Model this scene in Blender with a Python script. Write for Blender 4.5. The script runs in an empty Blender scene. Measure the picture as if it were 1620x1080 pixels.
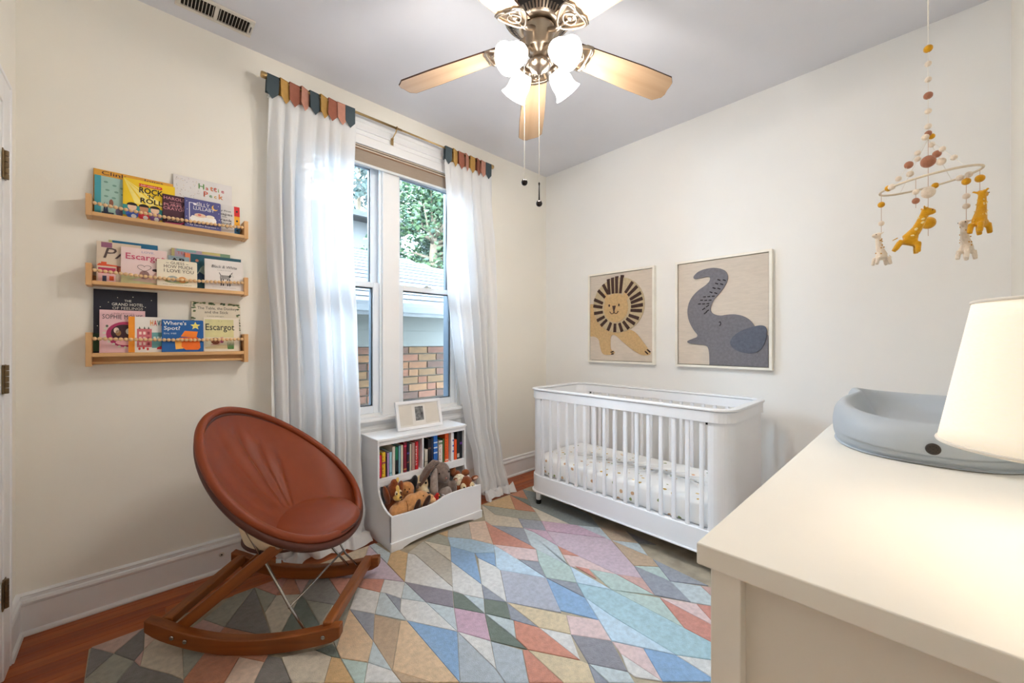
import bpy, bmesh, math, random
from mathutils import Vector, Matrix, noise
random.seed(7)
PI = math.pi
SC = bpy.context.scene
COL = SC.collection

# ---------------------------------------------------------------- camera, world, sun, exposure
cam_d = bpy.data.cameras.new('camera')
cam = bpy.data.objects.new('camera', cam_d)
COL.objects.link(cam)
cam_d.sensor_width = 36.0
cam_d.lens = 625.0 / 1620.0 * 36.0
cam_d.clip_start = 0.02
cam.location = (-2.837, -2.498, 1.175)
cam.rotation_euler = (PI / 2, 0, math.radians(46.29 - 90))
SC.camera = cam

world = bpy.data.worlds.new('world')
SC.world = world
world.use_nodes = True
wn = world.node_tree
bg = wn.nodes['Background']
bg.inputs['Color'].default_value = (0.62, 0.80, 1.0, 1)
bg.inputs['Strength'].default_value = 20.0

sun_d = bpy.data.lights.new('sun', 'SUN')
sun_d.energy = 2.4
sun_d.angle = 0.02
sun_d.color = (1.0, 0.95, 0.87)
sun = bpy.data.objects.new('sun', sun_d)
COL.objects.link(sun)
sun.rotation_euler = Vector((0.25, 0.62, -0.95)).to_track_quat('-Z', 'Y').to_euler()

# the sky seen through the window opening is sampled through a portal
por_d = bpy.data.lights.new('window_portal', 'AREA')
por_d.shape = 'RECTANGLE'
por_d.size = 1.14
por_d.size_y = 1.72
por_d.cycles.is_portal = True
por = bpy.data.objects.new('window_portal', por_d)
COL.objects.link(por)
por.location = (-1.583, 0.17, 1.56)
por.rotation_euler = Vector((0, -1, 0)).to_track_quat('-Z', 'Z').to_euler()

SC.view_settings.view_transform = 'Standard'
SC.view_settings.look = 'None'
SC.view_settings.exposure = 1.05
SC.view_settings.gamma = 1.0
SC.view_settings.use_curve_mapping = False
SC.cycles.use_denoising = True
SC.cycles.max_bounces = 12
SC.cycles.diffuse_bounces = 7
SC.cycles.transparent_max_bounces = 12
SC.cycles.transmission_bounces = 8
SC.cycles.sample_clamp_indirect = 8.0
SC.cycles.caustics_reflective = False
SC.cycles.caustics_refractive = False

FAN_GLOW = 7.0
FAN_POINT = 4.6
LAMP_GLOW = 0.20
LAMP_POINT = 0.33
WARM = (1.0, 0.955, 0.90)

# ---------------------------------------------------------------- helpers
def lin(c):
    r = []
    for v in c[:3]:
        v = v / 255.0
        r.append(v / 12.92 if v <= 0.04045 else ((v + 0.055) / 1.055) ** 2.4)
    return (r[0], r[1], r[2], 1.0)

_M = {}
def pm(name, col, rough=0.5, var=0.06, scale=8.0, bump=0.0, bscale=60.0, metal=0.0, stretch=(1, 1, 1), spec=0.4, sheen=0.0, coat=0.0, detail=3.0):
    """procedural material: base colour broken up by noise, optional fine bump"""
    if name in _M:
        return _M[name]
    m = bpy.data.materials.new(name)
    m.use_nodes = True
    nt = m.node_tree
    N, L = nt.nodes, nt.links
    b = N['Principled BSDF']
    b.inputs['Roughness'].default_value = rough
    b.inputs['Metallic'].default_value = metal
    b.inputs['Specular IOR Level'].default_value = spec
    b.inputs['Sheen Weight'].default_value = sheen
    b.inputs['Coat Weight'].default_value = coat
    c = lin(col)
    tc = N.new('ShaderNodeTexCoord')
    mp = N.new('ShaderNodeMapping')
    mp.inputs['Scale'].default_value = stretch
    L.new(tc.outputs['Object'], mp.inputs['Vector'])
    ns = N.new('ShaderNodeTexNoise')
    ns.inputs['Scale'].default_value = scale
    ns.inputs['Detail'].default_value = detail
    L.new(mp.outputs['Vector'], ns.inputs['Vector'])
    rp = N.new('ShaderNodeValToRGB')
    rp.color_ramp.elements[0].position = 0.3
    rp.color_ramp.elements[1].position = 0.7
    rp.color_ramp.elements[0].color = tuple(max(0, v * (1 - var)) for v in c[:3]) + (1,)
    rp.color_ramp.elements[1].color = tuple(min(1, v * (1 + var)) for v in c[:3]) + (1,)
    L.new(ns.outputs['Fac'], rp.inputs['Fac'])
    L.new(rp.outputs['Color'], b.inputs['Base Color'])
    if bump > 0:
        n2 = N.new('ShaderNodeTexNoise')
        n2.inputs['Scale'].default_value = bscale
        n2.inputs['Detail'].default_value = 2.0
        L.new(mp.outputs['Vector'], n2.inputs['Vector'])
        bp = N.new('ShaderNodeBump')
        bp.inputs['Strength'].default_value = bump
        bp.inputs['Distance'].default_value = 0.004
        L.new(n2.outputs['Fac'], bp.inputs['Height'])
        L.new(bp.outputs['Normal'], b.inputs['Normal'])
    _M[name] = m
    return m

def wood(name, ca, cb, axis='x', rough=0.4, scale=14.0, coat=0.0):
    """long-grained wood between two colours"""
    if name in _M:
        return _M[name]
    st = {'x': (0.06, 1, 1), 'y': (1, 0.06, 1), 'z': (1, 1, 0.06)}[axis]
    m = pm(name, ca, rough, 0.1, scale, 0.08, 90, stretch=st, coat=coat, detail=5.0)
    rp = [n for n in m.node_tree.nodes if n.bl_idname == 'ShaderNodeValToRGB'][0]
    rp.color_ramp.elements[0].color = lin(cb)
    rp.color_ramp.elements[1].color = lin(ca)
    return m

def glow(name, col, strength):
    if name in _M:
        return _M[name]
    m = bpy.data.materials.new(name)
    m.use_nodes = True
    b = m.node_tree.nodes['Principled BSDF']
    b.inputs['Base Color'].default_value = lin(col)
    b.inputs['Roughness'].default_value = 0.6
    b.inputs['Emission Color'].default_value = (WARM[0], WARM[1], WARM[2], 1)
    b.inputs['Emission Strength'].default_value = strength
    _M[name] = m
    return m

class MB:
    """collects shapes into one mesh"""
    def __init__(s):
        s.v = []; s.f = []
    def add(s, vs, fs, mat=None):
        n = len(s.v)
        for p in vs:
            p = Vector(p)
            s.v.append(tuple(mat @ p) if mat else tuple(p))
        for f in fs:
            s.f.append([i + n for i in f])
        return s
    def box(s, x0, x1, y0, y1, z0, z1, mat=None):
        vs = [(x, y, z) for z in (z0, z1) for y in (y0, y1) for x in (x0, x1)]
        fs = [(0, 2, 3, 1), (4, 5, 7, 6), (0, 1, 5, 4), (2, 6, 7, 3), (0, 4, 6, 2), (1, 3, 7, 5)]
        return s.add(vs, fs, mat)
    def prism(s, poly, d0, d1, axis='y', mat=None):
        """2D polygon pushed from d0 to d1 along an axis (y: poly is x,z; x: poly is y,z; z: poly is x,y)"""
        def P(a, b, d):
            return {'y': (a, d, b), 'x': (d, a, b), 'z': (a, b, d)}[axis]
        n = len(poly)
        vs = [P(a, b, d0) for a, b in poly] + [P(a, b, d1) for a, b in poly]
        fs = [list(range(n))[::-1], list(range(n, 2 * n))]
        fs += [(i, (i + 1) % n, n + (i + 1) % n, n + i) for i in range(n)]
        return s.add(vs, fs, mat)
    def lathe(s, prof, n=24, mat=None, cap=True):
        vs = []; fs = []
        for r, z in prof:
            for i in range(n):
                a = 2 * PI * i / n
                vs.append((r * math.cos(a), r * math.sin(a), z))
        for k in range(len(prof) - 1):
            for i in range(n):
                j = (i + 1) % n
                fs.append((k * n + i, k * n + j, (k + 1) * n + j, (k + 1) * n + i))
        if cap:
            fs.append(list(range(n))[::-1])
            fs.append([(len(prof) - 1) * n + i for i in range(n)])
        return s.add(vs, fs, mat)
    def tube(s, path, r, n=8, closed=False):
        path = [Vector(p) for p in path]
        m = len(path)
        rr = r if isinstance(r, (list, tuple)) else [r] * m
        vs = []; fs = []
        up = None
        for k in range(m):
            a = path[k - 1] if (k > 0 or closed) else path[k]
            b = path[(k + 1) % m] if (k < m - 1 or closed) else path[k]
            t = (b - a).normalized()
            if up is None:
                up = Vector((0, 0, 1)) if abs(t.z) < 0.9 else Vector((1, 0, 0))
            u = (up - t * up.dot(t)).normalized()
            w = t.cross(u)
            up = u
            for i in range(n):
                q = 2 * PI * i / n
                vs.append(path[k] + (u * math.cos(q) + w * math.sin(q)) * rr[k])
        for k in range(m if closed else m - 1):
            for i in range(n):
                j = (i + 1) % n; k2 = (k + 1) % m
                fs.append((k * n + i, k * n + j, k2 * n + j, k2 * n + i))
        if not closed:
            fs.append(list(range(n))[::-1])
            fs.append([(m - 1) * n + i for i in range(n)])
        return s.add(vs, fs)
    def ball(s, c, r, u=12, v=8, mat=None):
        if not isinstance(r, (list, tuple)):
            r = (r, r, r)
        vs = [(c[0], c[1], c[2] - r[2])]
        for k in range(1, v):
            a = -PI / 2 + PI * k / v
            for i in range(u):
                q = 2 * PI * i / u
                vs.append((c[0] + r[0] * math.cos(a) * math.cos(q), c[1] + r[1] * math.cos(a) * math.sin(q), c[2] + r[2] * math.sin(a)))
        vs.append((c[0], c[1], c[2] + r[2]))
        fs = [(0, 1 + (i + 1) % u, 1 + i) for i in range(u)]
        for k in range(v - 2):
            for i in range(u):
                j = (i + 1) % u
                fs.append((1 + k * u + i, 1 + k * u + j, 1 + (k + 1) * u + j, 1 + (k + 1) * u + i))
        t = len(vs) - 1
        fs += [(t, 1 + (v - 2) * u + i, 1 + (v - 2) * u + (i + 1) % u) for i in range(u)]
        return s.add(vs, fs, mat)
    def grid(s, fn, nu, nv, cu=False):
        vs = [fn(i / nu, j / nv) for j in range(nv + 1) for i in range(nu + (0 if cu else 1))]
        w = nu + (0 if cu else 1)
        fs = []
        for j in range(nv):
            for i in range(nu):
                i2 = (i + 1) % w
                fs.append((j * w + i, j * w + i2, (j + 1) * w + i2, (j + 1) * w + i))
        return s.add(vs, fs)
    def mesh(s, name, m, smooth=False):
        me = bpy.data.meshes.new(name)
        me.from_pydata(s.v, [], s.f)
        bm = bmesh.new(); bm.from_mesh(me)
        bmesh.ops.recalc_face_normals(bm, faces=bm.faces)
        bm.to_mesh(me); bm.free()
        if m:
            me.materials.append(m)
        if smooth:
            for p in me.polygons:
                p.use_smooth = True
        return me
    def build(s, name, m, parent=None, smooth=False, bev=0.0, seg=2, loc=None, solid=0.0, sub=0, label=None):
        o = bpy.data.objects.new(name, s.mesh(name, m, smooth))
        COL.objects.link(o)
        if parent:
            o.parent = parent
        if loc:
            o.location = loc
        if solid:
            q = o.modifiers.new('solid', 'SOLIDIFY'); q.thickness = solid; q.offset = 0
        if sub:
            q = o.modifiers.new('sub', 'SUBSURF'); q.levels = sub; q.render_levels = sub
        if bev:
            q = o.modifiers.new('bevel', 'BEVEL'); q.width = bev; q.segments = seg; q.limit_method = 'ANGLE'; q.angle_limit = 0.6
            q.harden_normals = False
        if label:
            o['label'] = label
        return o

def tag(o, label=None, cat=None, group=None, kind=None):
    if label: o['label'] = label
    if cat: o['category'] = cat
    if group: o['group'] = group
    if kind: o['kind'] = kind
    return o

def thing(name, label, cat, loc=(0, 0, 0), rot=(0, 0, 0), group=None):
    o = bpy.data.objects.new(name, None)
    o.empty_display_size = 0.05
    COL.objects.link(o)
    o.location = loc
    o.rotation_euler = rot
    return tag(o, label, cat, group)

def struct(o):
    o['kind'] = 'structure'
    return o

def children(o):
    return [c for c in bpy.data.objects if c.parent is o]

def dup(o, parent=None):
    c = o.copy(); COL.objects.link(c)
    c.parent = parent
    for ch in children(o):
        dup(ch, c)
    return c

def share(name, mesh, parent, loc=(0, 0, 0), rot=(0, 0, 0), scale=(1, 1, 1)):
    o = bpy.data.objects.new(name, mesh)
    COL.objects.link(o)
    o.parent = parent
    o.location = loc; o.rotation_euler = rot; o.scale = scale
    return o

def text(s, name, m, parent, loc, height, width=None, rot=(PI / 2, 0, 0), align='CENTER', shear=0.0, heavy=0.0, label=None):
    """flat lettering as a mesh: height is the cap height, width squeezes or stretches the line"""
    cu = bpy.data.curves.new(name, 'FONT')
    cu.body = s
    cu.align_x = align
    cu.size = 1.0
    cu.shear = shear
    cu.offset = heavy
    cu.extrude = 0.0
    cu.resolution_u = 2
    t = bpy.data.objects.new('tmp', cu)
    COL.objects.link(t)
    dg = bpy.context.evaluated_depsgraph_get()
    me = bpy.data.meshes.new_from_object(t.evaluated_get(dg))
    bpy.data.objects.remove(t)
    bpy.data.curves.remove(cu)
    xs = [v.co.x for v in me.vertices]; ys = [v.co.y for v in me.vertices]
    k = height / 0.7
    kx = width / max(1e-6, max(xs) - min(xs)) if width else k
    for v in me.vertices:
        v.co = (v.co.x * kx, v.co.y * k, 0)
    me.materials.clear(); me.materials.append(m)
    me.name = name
    o = bpy.data.objects.new(name, me)
    COL.objects.link(o)
    o.parent = parent
    o.location = loc; o.rotation_euler = rot
    if label: o['label'] = label
    return o

def blob(mb, name, m, parent=None, voxel=0.006, smooth_it=6, loc=None, label=None):
    """fuses overlapping balls and tubes into one continuous smooth skin"""
    me = mb.mesh('tmp', None)
    t = bpy.data.objects.new('tmp', me)
    COL.objects.link(t)
    r = t.modifiers.new('r', 'REMESH'); r.mode = 'VOXEL'; r.voxel_size = voxel
    s = t.modifiers.new('s', 'SMOOTH'); s.iterations = smooth_it; s.factor = 0.5
    dg = bpy.context.evaluated_depsgraph_get()
    out = bpy.data.meshes.new_from_object(t.evaluated_get(dg))
    bpy.data.objects.remove(t); bpy.data.meshes.remove(me)
    out.name = name
    out.materials.clear(); out.materials.append(m)
    for p in out.polygons: p.use_smooth = True
    o = bpy.data.objects.new(name, out)
    COL.objects.link(o)
    if parent: o.parent = parent
    if loc: o.location = loc
    if label: o['label'] = label
    return o

def T(x=0, y=0, z=0, rx=0, ry=0, rz=0, s=(1, 1, 1)):
    return Matrix.Translation((x, y, z)) @ Matrix.Rotation(rz, 4, 'Z') @ Matrix.Rotation(ry, 4, 'Y') @ Matrix.Rotation(rx, 4, 'X') @ Matrix.Diagonal((s[0], s[1], s[2], 1))

def hinge_box(mb, x0, x1, y0, y1, z0, z1):
    return mb.box(x0, x1, y0, y1, z0, z1)
# ---------------------------------------------------------------- structure: the room
XL, YB, H = -3.178, -2.764, 2.74
WALL = pm('wall_paint', (239, 235, 225), 0.7, 0.015, 2.0, 0.05, 140)
WALLR = pm('wall_paint_daylit', (238, 238, 236), 0.7, 0.015, 2.0, 0.05, 140)  # same paint on the right wall, with cool window daylight put into its colour
CEIL = pm('ceiling_paint', (220, 221, 227), 0.8, 0.02, 3.0, 0.05, 120)
TRIM = pm('white_trim_gloss', (236, 236, 236), 0.32, 0.012, 6.0, 0.02, 80)
SASH = pm('white_vinyl_sash', (232, 236, 240), 0.35, 0.01, 6.0)
WHITE = pm('white_lacquer', (238, 239, 242), 0.35, 0.012, 5.0, 0.015, 120)
BLACK = pm('black_plastic', (24, 22, 22), 0.45, 0.1, 20)

fl = struct(MB().box(XL - 0.1, 0.1, YB - 0.1, 0.0, -0.12, -0.012).build('floor', pm('subfloor', (70, 38, 18), 0.8)))
pw = [wood('floor_oak_a', (176, 88, 34), (140, 62, 20), 'x', 0.32, 26), wood('floor_oak_b', (164, 78, 28), (126, 54, 18), 'x', 0.32, 26), wood('floor_oak_c', (186, 98, 42), (152, 72, 26), 'x', 0.32, 26)]
pl_mesh = {}
def plank(x0, x1, y0, y1, k):
    key = (round(x1 - x0, 3), k)
    if key not in pl_mesh:
        l, w = (x1 - x0) / 2 - 0.0005, (y1 - y0) / 2 - 0.0006
        c = 0.001
        mb = MB()
        vs = [(-l, -w, -0.012), (l, -w, -0.012), (l, w, -0.012), (-l, w, -0.012), (-l, -w, -c), (l, -w, -c), (l, w, -c), (-l, w, -c),
              (-l + c, -w + c, 0), (l - c, -w + c, 0), (l - c, w - c, 0), (-l + c, w - c, 0)]
        mb.add(vs, [(0, 3, 2, 1), (0, 1, 5, 4), (1, 2, 6, 5), (2, 3, 7, 6), (3, 0, 4, 7), (4, 5, 9, 8), (5, 6, 10, 9), (6, 7, 11, 10), (7, 4, 8, 11), (8, 9, 10, 11)])
        pl_mesh[key] = mb.mesh('plank', pw[k])
    share('plank', pl_mesh[key], fl, ((x0 + x1) / 2, (y0 + y1) / 2, 0))
y = 0.0
row = 0
BW = 0.0573
while y > YB + 0.001:
    y1 = y; y0 = max(YB, y - BW)
    if y1 - y0 > 0.02:
        cuts = [XL] + [XL + ((row * 0.83 + 0.55) % 1.3) + 1.35 * i for i in range(0, 3)] + [0.0]
        cuts = sorted(c for c in cuts if XL <= c <= 0.0)
        cuts = [c for i, c in enumerate(cuts) if i == 0 or c - cuts[i - 1] > 0.12 or c == 0.0]
        for i in range(len(cuts) - 1):
            plank(cuts[i], cuts[i + 1], y0, y1, (row * 2 + i * 5) % 3)
    y -= BW; row += 1

struct(MB().box(XL - 0.1, 0.1, YB - 0.1, 0.2, H, H + 0.12).build('ceiling', CEIL))
WX0, WX1, WZ0, WZ1 = -2.163, -1.003, 0.66, 2.43      # window opening
wb = MB()
wb.box(XL - 0.1, WX0, 0, 0.2, -0.12, H); wb.box(WX1, 0.1, 0, 0.2, -0.12, H)
wb.box(WX0, WX1, 0, 0.2, -0.12, WZ0); wb.box(WX0, WX1, 0, 0.2, WZ1, H)
struct(wb.build('wall_back', WALL))
struct(MB().box(0, 0.12, YB - 0.1, 0, -0.12, H).build('wall_right', WALLR))
struct(MB().box(XL - 0.12, XL, YB - 0.1, 0, -0.12, H).build('wall_left', WALL))
struct(MB().box(XL, 0, YB - 0.12, YB, -0.12, H).build('wall_front', WALL))

# baseboards: tall moulded board with a shoe strip
BP = [(0, 0.013), (0.013, 0.013), (0.013, 0.118), (0.017, 0.122), (0.0195, 0.131), (0.0165, 0.141), (0.011, 0.145), (0.011, 0.156), (0.014, 0.160), (0.009, 0.166), (0, 0.168)]
SP = [(0, 0), (0.024, 0), (0.0245, 0.006), (0.021, 0.014), (0.013, 0.018), (0, 0.018)]
def base(name, pts, x0, x1, axis, sgn):
    mb = MB()
    o = None
    for prof, nm in ((BP, name), (SP, 'shoe_moulding')):
        m = MB()
        if axis == 'x':
            m.prism([(-d, z) for d, z in prof], x0, x1, 'x')
        else:
            m.prism([(pts + sgn * d, z) for d, z in prof], x0, x1, 'y')
        q = m.build(nm, TRIM, o)
        if o is None: o = struct(q)
    return o
bl = base('baseboard_back', 0, XL + 0.0, -2.30, 'x', -1)
br = base('baseboard_corner', 0, -0.87, 0.0, 'x', -1)
base('baseboard_right', 0.0, YB, -0.012, 'y', -1)
base('baseboard_left', XL, -0.200, -0.012, 'y', 1)
# round screw caps on the back baseboard
nub = MB(); nub.lathe([(0.011, 0), (0.011, 0.003), (0.007, 0.005)], 14, T(-2.515, -0.013, 0.088, rx=PI / 2)); nub.build('screw_plate', pm('baseboard_plate', (205, 196, 186), 0.4), bl, True)
nub = MB(); nub.lathe([(0.004, 0), (0.0035, 0.002)], 10, T(-2.515, -0.018, 0.088, rx=PI / 2)); nub.build('screw_hole', BLACK, bl)

# window
win = thing('window_1', None, None, (0, 0, 0)); win['kind'] = 'structure'
# the casing around the pair, its head moulding, and the panelled trim down to the floor
cs = MB()
cs.box(-2.29, WX0 + 0.008, -0.022, 0, 0.168, 2.46); cs.box(WX1 - 0.008, -0.876, -0.022, 0, 0.168, 2.46)
cs.box(WX0, WX1, -0.012, 0, 0.17, 0.62)
cs.build('casing', TRIM, win, bev=0.003)
hd = MB()
hd.box(-2.29, -0.876, -0.024, 0, 2.425, 2.565)
hd.box(-2.30, -0.866, -0.034, 0, 2.425, 2.437)
hd.box(-2.30, -0.866, -0.030, 0, 2.485, 2.495)
hd.box(-2.31, -0.856, -0.036, 0, 2.515, 2.525)
hd.prism([(-0.0, 2.565), (-0.026, 2.565), (-0.05, 2.595), (-0.05, 2.612), (0, 2.612)], -2.31, -0.856, 'x')
hd.build('head_moulding', TRIM, win, bev=0.002)
for z, d in ((0.60, 0.03), (0.42, 0.018)):
    m = MB(); m.box(-2.29, -0.876, -d, 0, z - 0.012, z + 0.012); m.build('panel_moulding', TRIM, win, bev=0.004)
st = MB(); st.box(-2.33, -0.836, -0.062, 0.03, 0.660, 0.682); st.build('stool', TRIM, win, bev=0.006, seg=3)
ap = MB(); ap.box(-2.29, -0.876, -0.028, 0, 0.585, 0.660); ap.prism([(0, 0.66), (-0.05, 0.66), (-0.028, 0.63), (0, 0.63)], -2.29, -0.876, 'x'); ap.build('apron', TRIM, win, bev=0.003)
mu = MB(); mu.box(-1.643, -1.524, -0.004, 0.17, 0.682, 2.43); mu.build('mullion', TRIM, win, bev=0.003)
jb = MB()
jb.box(WX0, WX0 + 0.02, 0.0, 0.19, 0.682, 2.43); jb.box(WX1 - 0.02, WX1, 0.0, 0.19, 0.682, 2.43)
jb.box(WX0, WX1, 0.0, 0.19, 2.385, 2.43); jb.box(WX0, WX1, 0.02, 0.2, 0.66, 0.70)
jb.build('jamb', TRIM, win)
GLASS = bpy.data.materials.new('window_glass'); GLASS.use_nodes = True
gn = GLASS.node_tree
gp = gn.nodes['Principled BSDF']; gn.nodes.remove(gp)
g1 = gn.nodes.new('ShaderNodeBsdfGlossy'); g1.inputs['Roughness'].default_value = 0.02
g2 = gn.nodes.new('ShaderNodeBsdfTransparent'); g2.inputs['Color'].default_value = (0.96, 0.98, 0.98, 1)
lw = gn.nodes.new('ShaderNodeFresnel'); lw.inputs['IOR'].default_value = 1.25
gm = gn.nodes.new('ShaderNodeMixShader')
gn.links.new(lw.outputs['Fac'], gm.inputs[0]); gn.links.new(g2.outputs[0], gm.inputs[1]); gn.links.new(g1.outputs[0], gm.inputs[2])
gn.links.new(gm.outputs[0], gn.nodes['Material Output'].inputs['Surface'])
DARKG = pm('dark_gasket', (58, 66, 74), 0.5); PALEG = pm('pale_gasket', (168, 180, 190), 0.5)
def sash(name, x0, x1, z0, z1, yf, yb, st_w, top, bot):
    m = MB()
    m.box(x0, x0 + st_w, yf, yb, z0, z1); m.box(x1 - st_w, x1, yf, yb, z0, z1)
    m.box(x0 + st_w, x1 - st_w, yf, yb, z0, z0 + bot); m.box(x0 + st_w, x1 - st_w, yf, yb, z1 - top, z1)
    o = m.build(name, SASH, win, bev=0.003)
    g = MB(); ym = (yf + yb) / 2
    g.box(x0 + st_w - 0.006, x1 - st_w + 0.006, ym - 0.003, ym + 0.003, z0 + bot - 0.006, z1 - top + 0.006)
    g.build('pane', GLASS, o)
    k = MB(); b = 0.006
    a0, a1, c0, c1 = x0 + st_w, x1 - st_w, z0 + bot, z1 - top
    k.box(a0, a0 + b, ym - 0.005, ym + 0.012, c0, c1)
    k.box(a0, a1, ym - 0.005, ym + 0.012, c0, c0 + b); k.box(a0, a1, ym - 0.005, ym + 0.012, c1 - b, c1)
    k.build('gasket', DARKG if name == 'lower_sash' else PALEG, o)
    k = MB(); k.box(a1 - b, a1, ym - 0.005, yb + 0.002, c0, c1); k.build('side_gasket', DARKG, o)
    return o
for (x0, x1) in ((-2.143, -1.643), (-1.524, -1.023)):
    sash('upper_sash', x0, x1, 1.530, 2.385, 0.075, 0.11, 0.048, 0.05, 0.036)
    lo = sash('lower_sash', x0, x1, 0.70, 1.568, 0.032, 0.068, 0.05, 0.036, 0.048)
    q = MB(); q.box((x0 + x1) / 2 - 0.03, (x0 + x1) / 2 + 0.03, 0.035, 0.07, 1.568, 1.575); q.lathe([(0.012, 0), (0.011, 0.012)], 12, T((x0 + x1) / 2, 0.05, 1.575))
    q.build('sash_lock', pm('lock_grey', (168, 168, 164), 0.35, metal=0.5), lo)
    tk_ = MB(); tk_.box(x1 - 0.005, x1, 0.114, 0.198, 0.70, 2.385); tk_.box(x0, x0 + 0.005, 0.114, 0.198, 0.70, 2.385); tk_.box(x1 - 0.005, x1, 0.072, 0.114, 0.70, 1.528); tk_.build('screen_track', DARKG, win)
    s2 = MB()
    s2.box(x0, x0 + 0.012, 0.012, 0.03, 0.70, 2.385); s2.box(x1 - 0.012, x1, 0.012, 0.03, 0.70, 2.385); s2.box(x0, x1, 0.012, 0.03, 2.36, 2.385)
    s2.build('stop_bead', SASH, win, bev=0.002)

# door on the left wall, only its hinge-side casing shows
dr = thing('door_1', None, None); dr['kind'] = 'structure'
dc = MB(); dc.box(XL, XL + 0.016, -0.300, -0.200, 0, 2.096); dc.box(XL, XL + 0.016, -1.15, -0.300, 2.0, 2.096); dc.box(XL, XL + 0.016, -1.15, -1.05, 0, 2.0)
dc.box(XL, XL + 0.020, -0.212, -0.200, 0, 2.096); dc.box(XL, XL + 0.020, -1.15, -0.200, 2.084, 2.1)
dc.build('door_casing', TRIM, dr, bev=0.004)
dl = MB(); dl.box(XL - 0.001, XL + 0.012, -1.049, -0.304, 0.008, 1.998)
for z0, z1 in ((0.15, 0.85), (1.0, 1.88)):
    dl.box(XL + 0.012, XL + 0.016, -0.96, -0.34, z0, z1)
dl.build('door_leaf', TRIM, dr, bev=0.003)
kn = MB(); kn.ball((XL + 0.055, -0.99, 0.95), (0.028, 0.028, 0.028)); kn.lathe([(0.012, 0), (0.01, 0.05)], 12, T(XL + 0.012, -0.99, 0.95, ry=PI / 2)); kn.lathe([(0.03, 0), (0.028, 0.006)], 16, T(XL + 0.012, -0.99, 0.95, ry=PI / 2))
NICK = pm('brushed_nickel', (176, 164, 150), 0.28, 0.05, 30, metal=1.0)
kn.build('door_knob', NICK, dr, True)
for z in (1.785, 1.045, 0.305):
    hg = MB()
    for i in range(5):
        hg.lathe([(0.0075, 0), (0.0075, 0.0185)], 12, T(XL + 0.020, -0.302, z - 0.05 + i * 0.02))
    hg.box(XL + 0.0155, XL + 0.0185, -0.330, -0.282, z - 0.05, z + 0.05)
    hg.build('hinge', pm('aged_brass', (120, 100, 74), 0.35, 0.15, 40, metal=0.9), dr, bev=0.0008)

# ---------------------------------------------------------------- ceiling vent
vt = thing('ceiling_vent', 'white louvred ceiling register above the bookshelves', 'vent', (-2.555, -0.168, H))
VW = pm('vent_white', (214, 208, 198), 0.5)
v = MB()
v.box(-0.148, 0.148, -0.068, -0.047, -0.008, 0); v.box(-0.148, 0.148, 0.047, 0.068, -0.008, 0)
v.box(-0.148, -0.128, -0.047, 0.047, -0.008, 0); v.box(0.128, 0.148, -0.047, 0.047, -0.008, 0)
v.box(-0.008, 0.008, -0.047, 0.047, -0.008, 0)
v.build('frame', VW, vt, bev=0.003)
MB().box(-0.128, 0.128, -0.047, 0.047, -0.001, 0.0).build('duct_opening', pm('duct_dark', (40, 34, 28), 0.9), vt)
slat = MB().box(-0.0006, 0.0006, -0.046, 0.046, -0.0045, 0.0045).mesh('slat', VW)
for sx in (-1, 1):
    for i in range(9):
        share('slat', slat, vt, (sx * (0.0135 + 0.0128 * i), 0, -0.006), (0, 0.35, 0))
lv = MB().box(0.1355, 0.1375, -0.02, 0.02, -0.014, -0.006); lv.build('lever', BLACK, vt)

# ---------------------------------------------------------------- wall outlet beside the toy shelf
ot = thing('wall_outlet', 'white double wall outlet beside the toy bookcase', 'outlet', (-1.865, -0.0125, 0.335))
m = MB(); m.box(-0.036, 0.036, -0.006, 0, -0.058, 0.058); m.build('cover_plate', pm('outlet_plate', (228, 226, 222), 0.4), ot, bev=0.003)
for dz in (-0.024, 0.024):
    m = MB(); m.box(-0.017, 0.017, -0.009, -0.006, dz - 0.015, dz + 0.015)
    so = m.build('socket', pm('outlet_plate2', (236, 234, 230), 0.35), ot, bev=0.003)
    k = MB(); k.box(-0.008, -0.005, -0.0096, -0.009, dz - 0.002, dz + 0.008); k.box(0.005, 0.008, -0.0096, -0.009, dz - 0.002, dz + 0.008); k.lathe([(0.003, 0), (0.003, 0.0006)], 8, T(0, -0.009, dz - 0.008, rx=PI / 2)); k.build('slot', BLACK, so)

# ---------------------------------------------------------------- outside: the neighbour's side wall, roofs and trees
gr = struct(MB().box(-14, 16, 0.2, 26, -0.75, -0.6).build('ground_outside', pm('ground_path', (120, 118, 110), 0.9, 0.2, 3)))
NY = 0.95
nb = thing('neighbouring_house', 'brick house with grey shingle roof close outside the window', 'house', (0, 0, -0.6))
MORT = pm('mortar', (88, 82, 72), 0.9, 0.12, 20)
m = MB(); m.box(-3.2, 2.2, NY + 0.012, NY + 0.3, 0.0, 1.728); m.build('mortar_wall', MORT, nb)
bc = [(84, 50, 30), (90, 58, 34), (72, 42, 26), (94, 64, 38), (62, 40, 28), (88, 54, 36), (82, 58, 32), (76, 48, 33)]
bms = []
for i, c in enumerate(bc):
    bm_ = pm('brick_%d' % i, c, 0.85, 0.28, 24, 0.6, 90)
    k = MB(); k.box(-0.098, 0.098, 0, 0.05, -0.031, 0.031); bms.append(k.mesh('brick', bm_))
rnd = random.Random(3)
for r in range(8):
    zc = 1.728 - 0.0365 - r * 0.073
    x = -1.85 + (r % 2) * 0.104
    while x < 0.25:
        half = rnd.random() < 0.22
        sx = 0.48 if half else rnd.uniform(0.97, 1.0)
        w = 0.206 * (0.5 if half else 1)
        share('brick', rnd.choice(bms), nb, (x + w / 2, NY - rnd.uniform(0, 0.006), zc), (0, rnd.uniform(-.008, .008), 0), (sx, 1, rnd.uniform(0.94, 1.0)))
        x += w
SID = pm('house_siding', (78, 78, 73), 0.6, 0.04, 12)
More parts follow.
